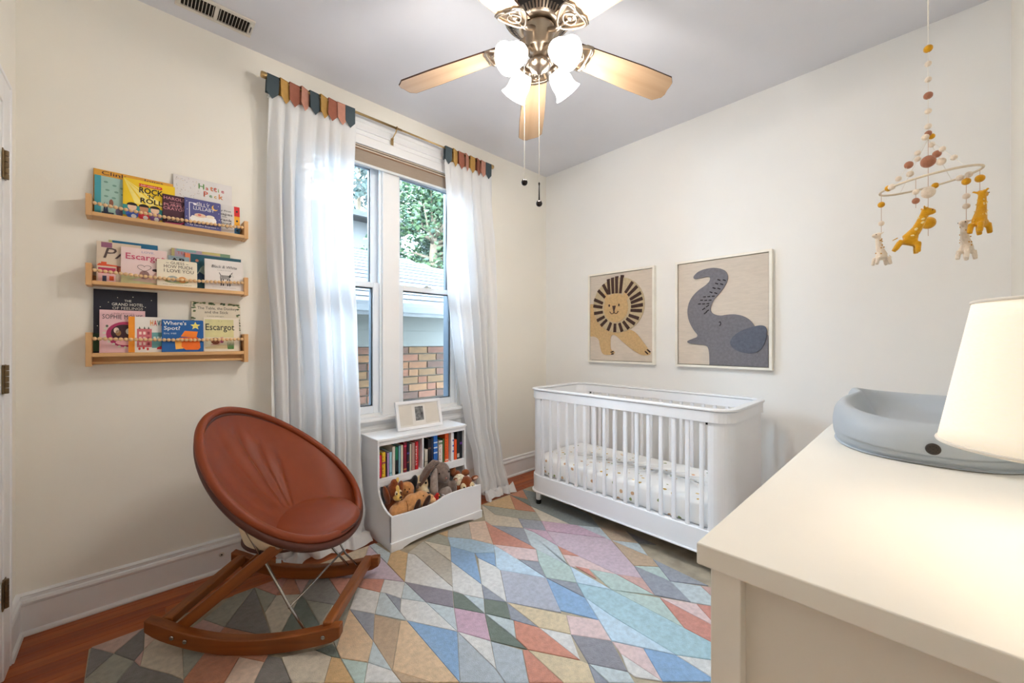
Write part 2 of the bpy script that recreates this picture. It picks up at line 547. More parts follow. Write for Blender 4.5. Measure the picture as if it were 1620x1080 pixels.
for z0, z1 in ((1.728, 1.878), (1.878, 2.012)):
    m = MB(); m.prism([(NY - 0.012, z0), (NY + 0.02, z0), (NY + 0.02, z1), (NY + 0.0, z1)], -3.2, 2.2, 'x'); m.build('siding_board', SID, nb)
m = MB(); m.box(-3.2, 2.2, 0.70, NY + 0.02, 2.012, 2.03); m.build('soffit', pm('soffit_grey', (84, 82, 76), 0.6), nb)
m = MB(); m.prism([(0.70, 2.03), (0.64, 2.03), (0.605, 2.075), (0.60, 2.105), (0.612, 2.105), (0.64, 2.045), (0.70, 2.045)], -3.2, 2.2, 'x')
m.box(-3.2, 2.2, 0.69, 0.71, 2.0, 2.10); m.build('gutter', pm('gutter_white', (112, 114, 116), 0.4), nb)
tan_p = 0.47
def rz(yy): return 2.095 + tan_p * (yy - 0.65)
m = MB(); m.add([(-3.2, 0.65, rz(.65) - .01), (2.2, 0.65, rz(.65) - .01), (1.35, 1.55, rz(1.55) - .01), (-1.1, 2.6, rz(2.6) - .01), (-3.2, 2.6, rz(2.6) - .01),
                 (-3.2, 0.65, rz(.65) - .05), (2.2, 0.65, rz(.65) - .05), (1.35, 1.55, rz(1.55) - .2), (-1.1, 2.6, rz(.65) - .05), (-3.2, 2.6, rz(.65) - .05)],
                [(0, 1, 2, 3, 4), (9, 8, 7, 6, 5), (0, 5, 6, 1), (1, 6, 7, 2), (2, 7, 8, 3), (3, 8, 9, 4), (4, 9, 5, 0)])
m.build('roof_deck', pm('roof_deck', (120, 122, 126), 0.9), nb)
sh = []
for i, c in enumerate([(54, 58, 64), (64, 67, 71), (46, 50, 56), (58, 58, 60)]):
    k = MB(); k.prism([(0, 0), (0.17, 0), (0.17, 0.002), (0, 0.011)], -0.148, 0.148, 'x')
    sh.append(k.mesh('shingle', pm('shingle_%d' % i, c, 0.9, 0.2, 60, 0.4, 300)))
ang = math.atan(tan_p)
for r in range(14):
    yy = 0.65 + r * 0.14 * math.cos(ang)
    x = -2.4 + (r % 2) * 0.15 + rnd.uniform(-.02, .02)
    lim = 2.2 - (yy - 0.65) * 0.95 if yy < 1.55 else 1.35 - (yy - 1.55) * 2.33
    while x + 0.15 < lim:
        share('shingle', rnd.choice(sh), nb, (x, yy, rz(yy)), (ang, 0, 0))
        x += 0.302
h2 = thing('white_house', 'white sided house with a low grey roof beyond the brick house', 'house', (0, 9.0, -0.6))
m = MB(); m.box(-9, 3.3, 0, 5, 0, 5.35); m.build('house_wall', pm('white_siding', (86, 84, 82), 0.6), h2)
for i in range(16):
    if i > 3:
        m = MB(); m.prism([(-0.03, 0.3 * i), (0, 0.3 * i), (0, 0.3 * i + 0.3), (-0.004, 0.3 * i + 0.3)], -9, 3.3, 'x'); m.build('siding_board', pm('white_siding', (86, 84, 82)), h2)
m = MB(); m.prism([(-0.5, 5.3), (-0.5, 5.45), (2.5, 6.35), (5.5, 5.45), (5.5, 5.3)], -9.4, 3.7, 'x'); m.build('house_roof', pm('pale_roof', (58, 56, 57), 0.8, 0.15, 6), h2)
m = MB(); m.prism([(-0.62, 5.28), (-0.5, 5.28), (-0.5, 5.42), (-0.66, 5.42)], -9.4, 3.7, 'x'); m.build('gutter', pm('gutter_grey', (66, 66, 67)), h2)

def tree(name, label, x, y, h, r, crown_z, cols, seed, leaf=0.1, n=2600, droop=0.0):
    rr = random.Random(seed)
    t = thing(name, label, 'tree', (x, y, -0.6))
    tk = MB()
    tk.tube([(0, 0, 0), (0.05, 0.02, crown_z * 0.5), (0, 0, crown_z), (0.05, 0, crown_z + r * 0.6)], [0.16, 0.13, 0.1, 0.03], 9)
    lobes = []
    for i in range(24):
        a = rr.uniform(0, 2 * PI); q = rr.uniform(-0.7, 1.0)
        d = r * 0.62 * math.sqrt(max(0.1, 1 - q * q * 0.8))
        c = Vector((math.cos(a) * d, math.sin(a) * d, crown_z + q * h / 2))
        lobes.append((c, r * rr.uniform(0.32, 0.5)))
        tk.tube([(0, 0, crown_z + q * h / 4 - 0.2), tuple(c * 0.5 + Vector((0, 0, crown_z * 0.5))), tuple(c)], [0.05, 0.03, 0.01], 6)
    tk.build('trunk', pm('bark', (92, 78, 62), 0.9, 0.2, 20), t, True)
    per = n // len(cols)
    for ci, cc in enumerate(cols):
        mb = MB()
        for i in range(per):
            c, lr = lobes[rr.randrange(len(lobes))]
            d = Vector((rr.gauss(0, 1), rr.gauss(0, 1), rr.gauss(0, 1))).normalized() * lr * rr.uniform(0.55, 1.05)
            p = c + d
            M_ = Matrix.Translation(p) @ Matrix.Rotation(rr.uniform(0, 6.28), 4, 'Z') @ Matrix.Rotation(rr.uniform(-0.9, 0.9), 4, 'X') @ Matrix.Rotation(rr.uniform(-0.9, 0.9) + droop, 4, 'Y')
            l = leaf * rr.uniform(0.7, 1.3); w = l * 0.42
            mb.add([(0, 0, 0), (l * 0.45, w, 0.01), (l, 0, -0.01), (l * 0.45, -w, 0.01)], [(0, 1, 2, 3)], M_)
        q = mb.build('foliage', pm('leaf_%d_%d_%d' % cc, cc, 0.6, 0.2, 3), t); q['kind'] = 'stuff'
    return t
tree('leafy_tree', 'bright green leafy tree behind the brick house roof, seen in the right window', 2.5, 5.9, 3.4, 1.75, 3.9, [(44, 64, 38), (58, 76, 46), (32, 52, 36), (70, 86, 56)], 5, 0.11, 13000)
tree('leafy_tree', 'darker green tree standing further back, upper part of the right window', 6.3, 9.6, 4.6, 2.3, 6.7, [(36, 54, 40), (48, 64, 48), (28, 46, 38)], 9, 0.15, 9000)
tree('leafy_tree', 'low dark green tree just above the brick house roof, behind the bright tree', 4.35, 8.3, 2.8, 1.4, 4.3, [(40, 58, 40), (52, 68, 46), (30, 46, 34)], 21, 0.13, 7000)
tree('feathery_tree', 'feathery grey green tree above the white house, seen in the left window', 5.3, 17.2, 6.5, 2.9, 11.6, [(40, 54, 48), (52, 64, 58), (30, 44, 40)], 12, 0.3, 5000, 0.7)
# ---------------------------------------------------------------- rug: tufted patches with carved joints
RC = dict(pink=(198,169,157), char=(123,119,115), sage=(159,157,143), peachl=(216,191,172), cream=(202,190,170), rose=(200,161,153), rust=(186,124,93),
          coral=(199,138,119), gray=(149,147,143), moss=(109,120,111), beige=(205,186,160), lilac=(198,178,190), ice=(190,201,205), ochre=(200,167,122),
          white=(215,214,212), slate=(147,151,162), peach=(215,187,154), tan=(186,161,134), mint=(181,200,195), linen=(205,196,179), plum=(139,133,143),
          blue=(137,170,206), orchid=(196,165,183), mist=(174,183,191), mist2=(175,179,192), tan2=(184,178,167), sky=(166,194,214), skyl=(190,212,228),
          aqua=(166,197,208), blush=(217,193,192), char2=(140,139,147), rust2=(199,136,122), ochrel=(209,192,161), steel=(125,133,131))
RUG = [
('pink',[(-2947,-264),(-2806,-290),(-2892,-405),(-2956,-300)]),
('char',[(-2806,-290),(-2811,-459),(-2837,-506),(-2892,-405)]),
('char',[(-2956,-300),(-2892,-405),(-2961,-495),(-2963,-371)]),
('sage',[(-2892,-405),(-2837,-506),(-2882,-593),(-2965,-513),(-2961,-495)]),
('peachl',[(-2806,-290),(-2684,-269),(-2770,-404),(-2811,-459)]),
('cream',[(-2770,-404),(-2703,-518),(-2715,-734),(-2742,-680),(-2822,-553),(-2811,-459)]),
('rose',[(-2811,-459),(-2822,-553),(-2837,-506)]),
('char',[(-2837,-506),(-2822,-553),(-2742,-680),(-2715,-734),(-2716,-752),(-2882,-593)]),
('sage',[(-2703,-518),(-2639,-624),(-2715,-734)]),
('rust',[(-2639,-624),(-2571,-523),(-2445,-724),(-2480,-817),(-2496,-839),(-2556,-749),(-2616,-847),(-2716,-752),(-2715,-734)]),
('peachl',[(-2556,-749),(-2496,-839),(-2543,-917),(-2616,-847)]),
('rose',[(-2628,-408),(-2571,-523),(-2639,-624),(-2703,-518),(-2676,-441)]),
('sage',[(-2426,-289),(-2571,-523),(-2628,-408),(-2506,-272)]),
('char',[(-2426,-289),(-2445,-724),(-2571,-523)]),
('sage',[(-2426,-289),(-2366,-442),(-2433,-540)]),
('linen',[(-2433,-540),(-2366,-442),(-2282,-510),(-2426,-741),(-2445,-724)]),
('coral',[(-2426,-289),(-2356,-265),(-2281,-316),(-2366,-442)]),
('rust',[(-2281,-316),(-2267,-336),(-2282,-510),(-2366,-442)]),
('rose',[(-2267,-336),(-2210,-404),(-2282,-510)]),
('gray',[(-2210,-404),(-2145,-459),(-2155,-654),(-2199,-690),(-2279,-570),(-2282,-510)]),
('sage',[(-2279,-570),(-2199,-690),(-2286,-777),(-2284,-712)]),
('moss',[(-2282,-510),(-2279,-570),(-2284,-712),(-2286,-777),(-2328,-827),(-2426,-741)]),
('coral',[(-2145,-459),(-1952,-668),(-2013,-750),(-2073,-637),(-2155,-654)]),
('beige',[(-2148,-293),(-1947,-285),(-1869,-292),(-1942,-416),(-2001,-463),(-2151,-392)]),
('lilac',[(-1869,-292),(-1891,-756),(-1952,-668),(-2145,-459),(-2151,-392),(-2001,-463),(-1942,-416)]),
('ice',[(-1869,-292),(-1834,-293),(-1819,-467),(-1879,-550)]),
('ochre',[(-1819,-467),(-1771,-466),(-1749,-530),(-1891,-756),(-1879,-550)]),
('white',[(-2073,-637),(-2013,-750),(-2095,-873),(-2161,-769)]),
('sage',[(-2151,-725),(-2073,-637),(-2161,-769),(-2283,-952),(-2272,-845)]),
('white',[(-1952,-668),(-1891,-756),(-1964,-857),(-1997,-771),(-2013,-750)]),
('ice',[(-2013,-750),(-1997,-771),(-2016,-1004),(-2095,-873)]),
('slate',[(-1997,-771),(-1964,-857),(-2011,-938)]),
('ice',[(-1891,-756),(-1896,-958),(-1964,-857)]),
('peach',[(-2161,-769),(-2166,-1015),(-2225,-1102),(-2289,-1015),(-2283,-952)]),
('slate',[(-2161,-769),(-2095,-873),(-2166,-1015)]),
('tan',[(-2095,-873),(-2036,-988),(-2178,-1196),(-2166,-1015)]),
('peach',[(-2036,-988),(-2016,-1004),(-2034,-1400),(-2106,-1333),(-2178,-1196)]),
('ice',[(-2166,-1015),(-2178,-1196),(-2225,-1102)]),
('mint',[(-2289,-1015),(-2225,-1102),(-2271,-1177),(-2294,-1155)]),
('ochre',[(-2311,-983),(-2289,-1015),(-2294,-1155),(-2370,-1082)]),
('moss',[(-2344,-909),(-2284,-919),(-2283,-952),(-2289,-1015),(-2311,-983)]),
('linen',[(-2446,-858),(-2344,-909),(-2311,-983),(-2370,-1082),(-2449,-1006)]),
('char',[(-2480,-817),(-2446,-858),(-2449,-1006),(-2543,-917),(-2496,-839)]),
('white',[(-2225,-1102),(-2178,-1196),(-2178,-1265),(-2271,-1177)]),
('tan',[(-2178,-1196),(-2106,-1333),(-2178,-1265)]),
('white',[(-1749,-530),(-1728,-568),(-1746,-950),(-1764,-976),(-1891,-756)]),
('plum',[(-1891,-756),(-1764,-976),(-1827,-1074),(-1896,-958)]),
('white',[(-1964,-857),(-1896,-958),(-1900,-1201),(-2016,-1004),(-2011,-938)]),
('ice',[(-1896,-958),(-1827,-1074),(-1900,-1201)]),
('blue',[(-2016,-1004),(-1900,-1201),(-2034,-1400)]),
('moss',[(-1764,-976),(-1744,-1030),(-1754,-1197),(-1827,-1074)]),
('white',[(-1626,-764),(-1634,-1028),(-1694,-1118),(-1744,-1030),(-1764,-976)]),
('ice',[(-1744,-1030),(-1694,-1118),(-1754,-1197)]),
('orchid',[(-1827,-1074),(-1754,-1197),(-1836,-1331),(-1900,-1201)]),
('slate',[(-1634,-1028),(-1636,-1207),(-1694,-1118)]),
('moss',[(-1694,-1118),(-1636,-1207),(-1697,-1298),(-1754,-1197)]),
('ice',[(-1754,-1197),(-1693,-1311),(-1756,-1390)]),
('moss',[(-1754,-1197),(-1756,-1390),(-1763,-1461),(-1836,-1331)]),
('slate',[(-1636,-1207),(-1647,-1412),(-1693,-1311),(-1697,-1298)]),
('coral',[(-1693,-1311),(-1647,-1412),(-1660,-1628),(-1763,-1461),(-1756,-1390)]),
('ochrel',[(-1636,-1207),(-1508,-1442),(-1583,-1525),(-1647,-1412)]),
('white',[(-1900,-1201),(-1836,-1331),(-1908,-1444)]),
('mist',[(-1900,-1201),(-1908,-1444),(-1923,-1510),(-2034,-1400)]),
('mist',[(-1836,-1331),(-1778,-1447),(-1865,-1565),(-1923,-1510),(-1908,-1444)]),
('coral',[(-1778,-1447),(-1763,-1461),(-1779,-1647),(-1865,-1565)]),
('ochrel',[(-1763,-1461),(-1660,-1628),(-1652,-1657),(-1702,-1721),(-1779,-1647)]),
('mist2',[(-1490,-1002),(-1371,-1208),(-1512,-1420),(-1636,-1207)]),
('white',[(-1500,-834),(-1485,-964),(-1490,-1002),(-1636,-1207),(-1634,-1028)]),
('blue',[(-1539,-634),(-1484,-786),(-1634,-1028),(-1626,-764)]),
('tan2',[(-1749,-530),(-1619,-475),(-1626,-764),(-1746,-950),(-1728,-568)]),
('linen',[(-1619,-475),(-1539,-634),(-1626,-764)]),
('sage',[(-1619,-475),(-1506,-459),(-1488,-532),(-1539,-634)]),
('ochre',[(-1506,-459),(-1439,-466),(-1488,-532)]),
('tan2',[(-1439,-466),(-1282,-468),(-1401,-654),(-1488,-532)]),
('sky',[(-1488,-532),(-1401,-654),(-1349,-786),(-1402,-860),(-1484,-786),(-1539,-634)]),
('blue',[(-1484,-786),(-1402,-860),(-1485,-964),(-1500,-834)]),
('skyl',[(-1349,-786),(-1353,-959),(-1371,-1208),(-1490,-1002),(-1485,-964),(-1402,-860)]),
('white',[(-1647,-1412),(-1583,-1525),(-1660,-1628)]),
('slate',[(-1355,-997),(-1292,-1085),(-1371,-1208)]),
('mint',[(-1292,-1085),(-1211,-993),(-1206,-1230),(-1296,-1337),(-1371,-1208)]),
('slate',[(-1371,-1208),(-1296,-1337),(-1357,-1429)]),
('blue',[(-1371,-1208),(-1357,-1429),(-1433,-1555),(-1505,-1406)]),
('skyl',[(-1206,-1230),(-1220,-1483),(-1296,-1337)]),
('aqua',[(-1296,-1337),(-1220,-1483),(-1222,-1822),(-1222,-1951),(-1299,-1977),(-1383,-1859),(-1373,-1573),(-1357,-1429)]),
('skyl',[(-1357,-1429),(-1373,-1573),(-1383,-1859),(-1440,-1758),(-1496,-1656),(-1433,-1555)]),
('blush',[(-1508,-1442),(-1433,-1555),(-1496,-1656),(-1583,-1525)]),
('char2',[(-1583,-1525),(-1496,-1656),(-1580,-1775),(-1652,-1657)]),
('blush',[(-1496,-1656),(-1440,-1758),(-1530,-1877),(-1526,-1715)]),
('white',[(-1526,-1715),(-1530,-1877),(-1582,-1803),(-1580,-1775)]),
('blue',[(-1440,-1758),(-1383,-1859),(-1392,-2008),(-1530,-1877)]),
('white',[(-1383,-1859),(-1299,-1977),(-1392,-2008)]),
('ice',[(-1652,-1657),(-1580,-1775),(-1604,-1815),(-1667,-1754)]),
('slate',[(-1652,-1657),(-1667,-1754),(-1702,-1721)]),
('mint',[(-1156,-1310),(-1094,-1430),(-1111,-1641),(-1220,-1483)]),
('rose',[(-1094,-1430),(-1032,-1536),(-1111,-1641)]),
('mint',[(-1220,-1483),(-1111,-1664),(-1222,-1822)]),
('rust2',[(-1111,-1664),(-1123,-1917),(-1222,-1951),(-1222,-1822)]),
('blush',[(-1111,-1664),(-1034,-1796),(-1123,-1917)]),
('rust2',[(-1034,-1796),(-986,-1871),(-1123,-1917)]),
('slate',[(-962,-1453),(-956,-1642),(-1040,-1776),(-1111,-1641),(-1032,-1536)]),
('mint',[(-962,-1453),(-877,-1546),(-956,-1642)]),
('ice',[(-956,-1642),(-887,-1759),(-953,-1860),(-986,-1871),(-1040,-1776)]),
('rose',[(-887,-1759),(-841,-1822),(-953,-1860)]),
('slate',[(-832,-1489),(-859,-1786),(-956,-1642),(-877,-1546)]),
('tan',[(-915,-1378),(-832,-1489),(-877,-1546),(-962,-1453)]),
('rust2',[(-1188,-1240),(-1156,-1310),(-1199,-1384)]),
('blush',[(-1143,-1125),(-1094,-1204),(-1094,-1430),(-1156,-1310),(-1206,-1230)]),
('ochre',[(-1047,-316),(-889,-322),(-778,-318),(-929,-537)]),
('sage',[(-1047,-316),(-929,-537),(-855,-660),(-929,-776),(-1011,-646),(-1083,-500)]),
('rust',[(-778,-318),(-813,-576),(-855,-660),(-929,-537)]),
('moss',[(-778,-318),(-740,-475),(-813,-576)]),
('rust',[(-778,-318),(-627,-306),(-740,-475)]),
('steel',[(-627,-306),(-594,-426),(-617,-921),(-730,-1091),(-832,-936),(-812,-613),(-813,-576),(-740,-475)]),
('linen',[(-813,-576),(-832,-936),(-929,-776),(-855,-660)]),
('cream',[(-1047,-316),(-1083,-500),(-1011,-646),(-1082,-764),(-1202,-598),(-1191,-524)]),
('slate',[(-1011,-646),(-929,-776),(-1006,-888),(-1082,-764)]),
('orchid',[(-929,-776),(-832,-936),(-809,-974),(-818,-1192),(-1006,-888)]),
('ice',[(-809,-974),(-730,-1091),(-819,-1230),(-818,-1192)]),
('slate',[(-1202,-598),(-1082,-764),(-1201,-944)]),
('coral',[(-1191,-524),(-1202,-598),(-1201,-944),(-1211,-993),(-1349,-786)]),
('peachl',[(-1282,-468),(-1191,-524),(-1349,-786),(-1401,-654)]),
('blush',[(-1349,-786),(-1211,-993),(-1292,-1085),(-1361,-981)]),
('ice',[(-1082,-764),(-1073,-849),(-1094,-1051),(-1204,-1210),(-1206,-1230),(-1211,-993),(-1201,-944)]),
('orchid',[(-1082,-764),(-1006,-888),(-1094,-1051),(-1073,-849)]),
('lilac',[(-1006,-888),(-818,-1192),(-819,-1230),(-962,-1453),(-1032,-1536),(-1094,-1430),(-1094,-1204),(-1094,-1051)]),
('coral',[(-1094,-1051),(-1094,-1204),(-1143,-1125)]),
('tan',[(-730,-1091),(-657,-1230),(-735,-1356),(-819,-1230)]),
('char',[(-657,-1230),(-677,-1436),(-735,-1356)]),
('ice',[(-819,-1230),(-735,-1356),(-821,-1458)]),
('tan',[(-819,-1230),(-821,-1458),(-832,-1489),(-877,-1546),(-962,-1453)]),
]

rug = thing('area_rug', 'large low-pile area rug in pastel and rust coloured kites and diamonds', 'rug', (0, 0, 0))
RX0, RX1, RY0, RY1 = -2.962, -0.235, -2.245, -0.302
def rugmat(nm, c):
    m = pm('rug_' + nm, c, 0.95, 0.13, 55, 0.9, 420, spec=0.1, sheen=0.3)
    return m
m = MB(); m.box(RX0, RX1, RY0, RY1, 0.0005, 0.0088)
m.build('pile_ground', pm('rug_ground', (176, 164, 144), 0.95, 0.18, 14, 0.8, 420, spec=0.1), rug, bev=0.003)
def inset(poly, d):
    n = len(poly); out = []
    A = sum(poly[i][0] * poly[(i + 1) % n][1] - poly[(i + 1) % n][0] * poly[i][1] for i in range(n))
    if A < 0: poly = poly[::-1]
    for i in range(n):
        a, b, c = Vector(poly[i - 1]), Vector(poly[i]), Vector(poly[(i + 1) % n])
        e1, e2 = (b - a), (c - b)
        if e1.length < 1e-6 or e2.length < 1e-6:
            out.append(tuple(b)); continue
        n1 = Vector((-e1.y, e1.x)).normalized(); n2 = Vector((-e2.y, e2.x)).normalized()
        k = n1 + n2
        den = max(0.35, 1 + n1.dot(n2))
        out.append(tuple(b + k * (d / den)))
    return out
zj = random.Random(2)
for col, pts in RUG:
    p = [(a / 1000, b / 1000) for a, b in pts]
    p = [(min(max(a, RX0 + 0.002), RX1 - 0.002), min(max(b, RY0 + 0.002), RY1 - 0.002)) for a, b in p]
    p0, p1 = inset(p, 0.0011), inset(p, 0.0032)
    n = len(p0); h = 0.0122 + zj.uniform(0, 0.0014)
    vs = [(a, b, 0.008) for a, b in p0] + [(a, b, h - 0.0012) for a, b in p0] + [(a, b, h) for a, b in p1]
    fs = [[2 * n + i for i in range(n)]]
    for i in range(n):
        j = (i + 1) % n
        fs += [(i, j, n + j, n + i), (n + i, n + j, 2 * n + j, 2 * n + i)]
    MB().add(vs, fs).build('pile_patch', rugmat(col, RC[col]), rug)

# the rest of the rug toward the dresser carries on in the same kites
fc_ = list(RC)
fwd_ = Vector((0.6909, 0.723))
for i in range(-2, 18):
    for j in range(-5, 12):
        def kp(a, b): return Vector((RX0 + 0.24 * a - 0.10 * b + 0.03 * math.sin(a * 2.3 + b), RY1 - 0.30 * b + 0.09 * a - 0.6))
        quad = [kp(i, j), kp(i + 1, j), kp(i + 1, j + 1), kp(i, j + 1)]
        for tri in ((quad,) if (i * 3 + j) % 4 else (quad[:3], [quad[0], quad[2], quad[3]])):
            if max((p - Vector((-2.837, -2.498))).dot(fwd_) for p in tri) > 1.34 and min(p.x for p in tri) < -0.57: continue
            tri = [(min(max(p.x, RX0 + 0.002), RX1 - 0.002), min(max(p.y, RY0 + 0.002), RY1 - 0.002)) for p in tri]
            ar = abs(sum(tri[k][0] * tri[(k + 1) % len(tri)][1] - tri[(k + 1) % len(tri)][0] * tri[k][1] for k in range(len(tri)))) / 2
            if ar < 0.004: continue
            p0, p1 = inset(tri, 0.0011), inset(tri, 0.0032); n = len(p0)
            vs = [(a, b, 0.008) for a, b in p0] + [(a, b, 0.0115) for a, b in p0] + [(a, b, 0.0127) for a, b in p1]
            fs = [[2 * n + q for q in range(n)]]
            for q in range(n):
                w_ = (q + 1) % n
                fs += [(q, w_, n + w_, n + q), (n + q, n + w_, 2 * n + w_, 2 * n + q)]
            cn_ = fc_[(i * 7 + j * 11) % len(fc_)]
            MB().add(vs, fs).build('pile_patch', rugmat(cn_, RC[cn_]), rug)

# ---------------------------------------------------------------- crib
CX0, CX1, CY0, CY1 = -0.765, -0.142, -1.855, -0.500
CZ = 0.012
crib = thing('baby_crib', 'white slatted baby crib with rounded corners along the right wall', 'crib', ((CX0 + CX1) / 2, (CY0 + CY1) / 2, CZ))
hx, hy = (CX1 - CX0) / 2, (CY1 - CY0) / 2
def rrect(hx, hy, r, n=8):
    out = []
    for cx, cy, a0 in ((hx - r, hy - r, 0), (-hx + r, hy - r, PI / 2), (-hx + r, -hy + r, PI), (hx - r, -hy + r, 1.5 * PI)):
        for i in range(n + 1):
            a = a0 + PI / 2 * i / n
            out.append((cx + r * math.cos(a), cy + r * math.sin(a)))
    return out
def ring(hx, hy, r, t, z0, z1):
    o, i_ = rrect(hx, hy, r), rrect(hx - t, hy - t, max(0.01, r - t))
    n = len(o)
    vs = [(a, b, z0) for a, b in o] + [(a, b, z1) for a, b in o] + [(a, b, z0) for a, b in i_] + [(a, b, z1) for a, b in i_]
    fs = []
    for k in range(n):
        j = (k + 1) % n
        fs += [(k, j, n + j, n + k), (2 * n + j, 2 * n + k, 3 * n + k, 3 * n + j), (n + k, n + j, 3 * n + j, 3 * n + k), (j, k, 2 * n + k, 2 * n + j)]
    return MB().add(vs, fs)
CR = 0.10
ring(hx + 0.007, hy + 0.007, CR, 0.038, 0.815, 0.828).build('top_cap', WHITE, crib, bev=0.004, seg=3)
ring(hx, hy, CR, 0.026, 0.757, 0.812).build('top_rail', WHITE, crib, bev=0.002)
ring(hx, hy, CR, 0.026, 0.100, 0.213).build('bottom_rail', WHITE, crib, bev=0.003)
ring(hx + 0.008, hy + 0.008, CR, 0.04, 0.090, 0.100).build('bottom_bead', WHITE, crib, bev=0.004, seg=3)
# solid rounded end panels
for sy in (-1, 1):
    o, i_ = [], []
    for sx in (-1, 1):
        pass
    pts = []
    n = 9
    def half(r, off):
        q = []
        X, Y = hx - off, hy - off
        rr = max(0.01, r - off)
        q.append((-hx + off, hy - CR - 0.012))
        for k in range(n + 1):
            a = PI - PI / 2 * k / n
            q.append((-X + rr + rr * math.cos(a), Y - rr + rr * math.sin(a)))
        q += [(-a, b) for a, b in q[::-1]]
        return q
    a, b = half(CR, 0.009), half(CR, 0.024)
    poly = [(x, y * sy) for x, y in a] + [(x, y * sy) for x, y in b[::-1]]
    m = MB(); N_ = len(a)
    vs = [(x, y, 0.21) for x, y in poly] + [(x, y, 0.759) for x, y in poly]
    M2 = len(poly); fs = []
    for k in range(M2):
        j = (k + 1) % M2
        fs.append((k, j, M2 + j, M2 + k))
    for k in range(N_ - 1):
        fs.append((k, k + 1, M2 - 2 - k, M2 - 1 - k)); fs.append((M2 + k, M2 + k + 1, 2 * M2 - 2 - k, 2 * M2 - 1 - k))
    m.add(vs, fs)
    ep = m.build('end_panel', WHITE, crib)
    hm = MB()
    for fx in (-hx + 0.06, hx - 0.06):
        for z in (0.38, 0.48, 0.58, 0.66):
            hm.lathe([(0.0045, 0), (0.0045, 0.002)], 10, T(fx, sy * (hy - 0.0225), z, rx=sy * PI / 2))
    hm.build('peg_hole', pm('peg_brown', (92, 60, 40), 0.6), ep)
    for fx in (-1, 1):
        k = MB(); k.box(fx * (hx - 0.015) - 0.006, fx * (hx - 0.015) + 0.006, sy * (hy - CR - 0.02) - 0.009, sy * (hy - CR - 0.02) + 0.002, 0.745, 0.757)
        k.build('rail_bracket', BLACK, ep)
sl = MB(); sl.box(-0.0065, 0.0065, -0.011, 0.011, 0.213, 0.757)
slm = sl.mesh('slat', WHITE)
for sx in (-1, 1):
    for i in range(16):
        yy = -0.633 - 0.072 * i - (CY0 + CY1) / 2
        q = share('slat', slm, crib, (sx * (hx - 0.013), yy, 0))
        b = q.modifiers.new('b', 'BEVEL'); b.width = 0.004; b.segments = 2
m = MB(); m.box(-hx + 0.03, hx - 0.03, -hy + 0.03, hy - 0.03, 0.19, 0.208); m.build('mattress_board', WHITE, crib)
for sx in (-1, 1):
    for sy in (-1, 1):
        m = MB(); m.lathe([(0.019, 0.025), (0.019, 0.092)], 20, T(sx * (hx - 0.030), sy * (hy - 0.077), 0)); lg = m.build('leg', WHITE, crib, True)
        m = MB(); m.lathe([(0.016, 0), (0.018, 0.004), (0.0195, 0.03), (0.019, 0.032)], 20, T(sx * (hx - 0.030), sy * (hy - 0.077), 0)); m.build('foot', BLACK, lg, True)

# mattress in a printed fitted sheet
sheet = bpy.data.materials.new('printed_sheet'); sheet.use_nodes = True
nt = sheet.node_tree; N_, L_ = nt.nodes, nt.links
b = N_['Principled BSDF']; b.inputs['Roughness'].default_value = 0.9; b.inputs['Specular IOR Level'].default_value = 0.15
tc = N_.new('ShaderNodeTexCoord'); vo = N_.new('ShaderNodeTexVoronoi'); vo.inputs['Scale'].default_value = 19.0
L_.new(tc.outputs['Object'], vo.inputs['Vector'])
wv = N_.new('ShaderNodeTexNoise'); wv.inputs['Scale'].default_value = 60; L_.new(tc.outputs['Object'], wv.inputs['Vector'])
ad = N_.new('ShaderNodeMath'); ad.operation = 'MULTIPLY_ADD'; ad.inputs[1].default_value = 0.22; L_.new(wv.outputs['Fac'], ad.inputs[0]); L_.new(vo.outputs['Distance'], ad.inputs[2])
lt = N_.new('ShaderNodeMath'); lt.operation = 'LESS_THAN'; lt.inputs[1].default_value = 0.30; L_.new(ad.outputs[0], lt.inputs[0])
cr = N_.new('ShaderNodeValToRGB'); cr.color_ramp.interpolation = 'CONSTANT'
for i, (p, c) in enumerate([(0.0, (196, 160, 80)), (0.3, (222, 196, 140)), (0.55, (146, 158, 104)), (0.75, (214, 176, 140))]):
    e = cr.color_ramp.elements[i] if i < 2 else cr.color_ramp.elements.new(p)
    e.position = p; e.color = lin(c)
sep = N_.new('ShaderNodeSeparateColor'); L_.new(vo.outputs['Color'], sep.inputs[0]); L_.new(sep.outputs[0], cr.inputs[0])
mx = N_.new('ShaderNodeMix'); mx.data_type = 'RGBA'; mx.inputs[6].default_value = lin((243, 243, 242)); L_.new(lt.outputs[0], mx.inputs[0]); L_.new(cr.outputs[0], mx.inputs[7])
L_.new(mx.outputs[2], b.inputs['Base Color'])
mt = thing('crib_mattress', 'crib mattress in a white fitted sheet with a small floral print', 'mattress', ((CX0 + CX1) / 2, (CY0 + CY1) / 2, CZ + 0.209))
mxh, myh = hx - 0.034, hy - 0.034
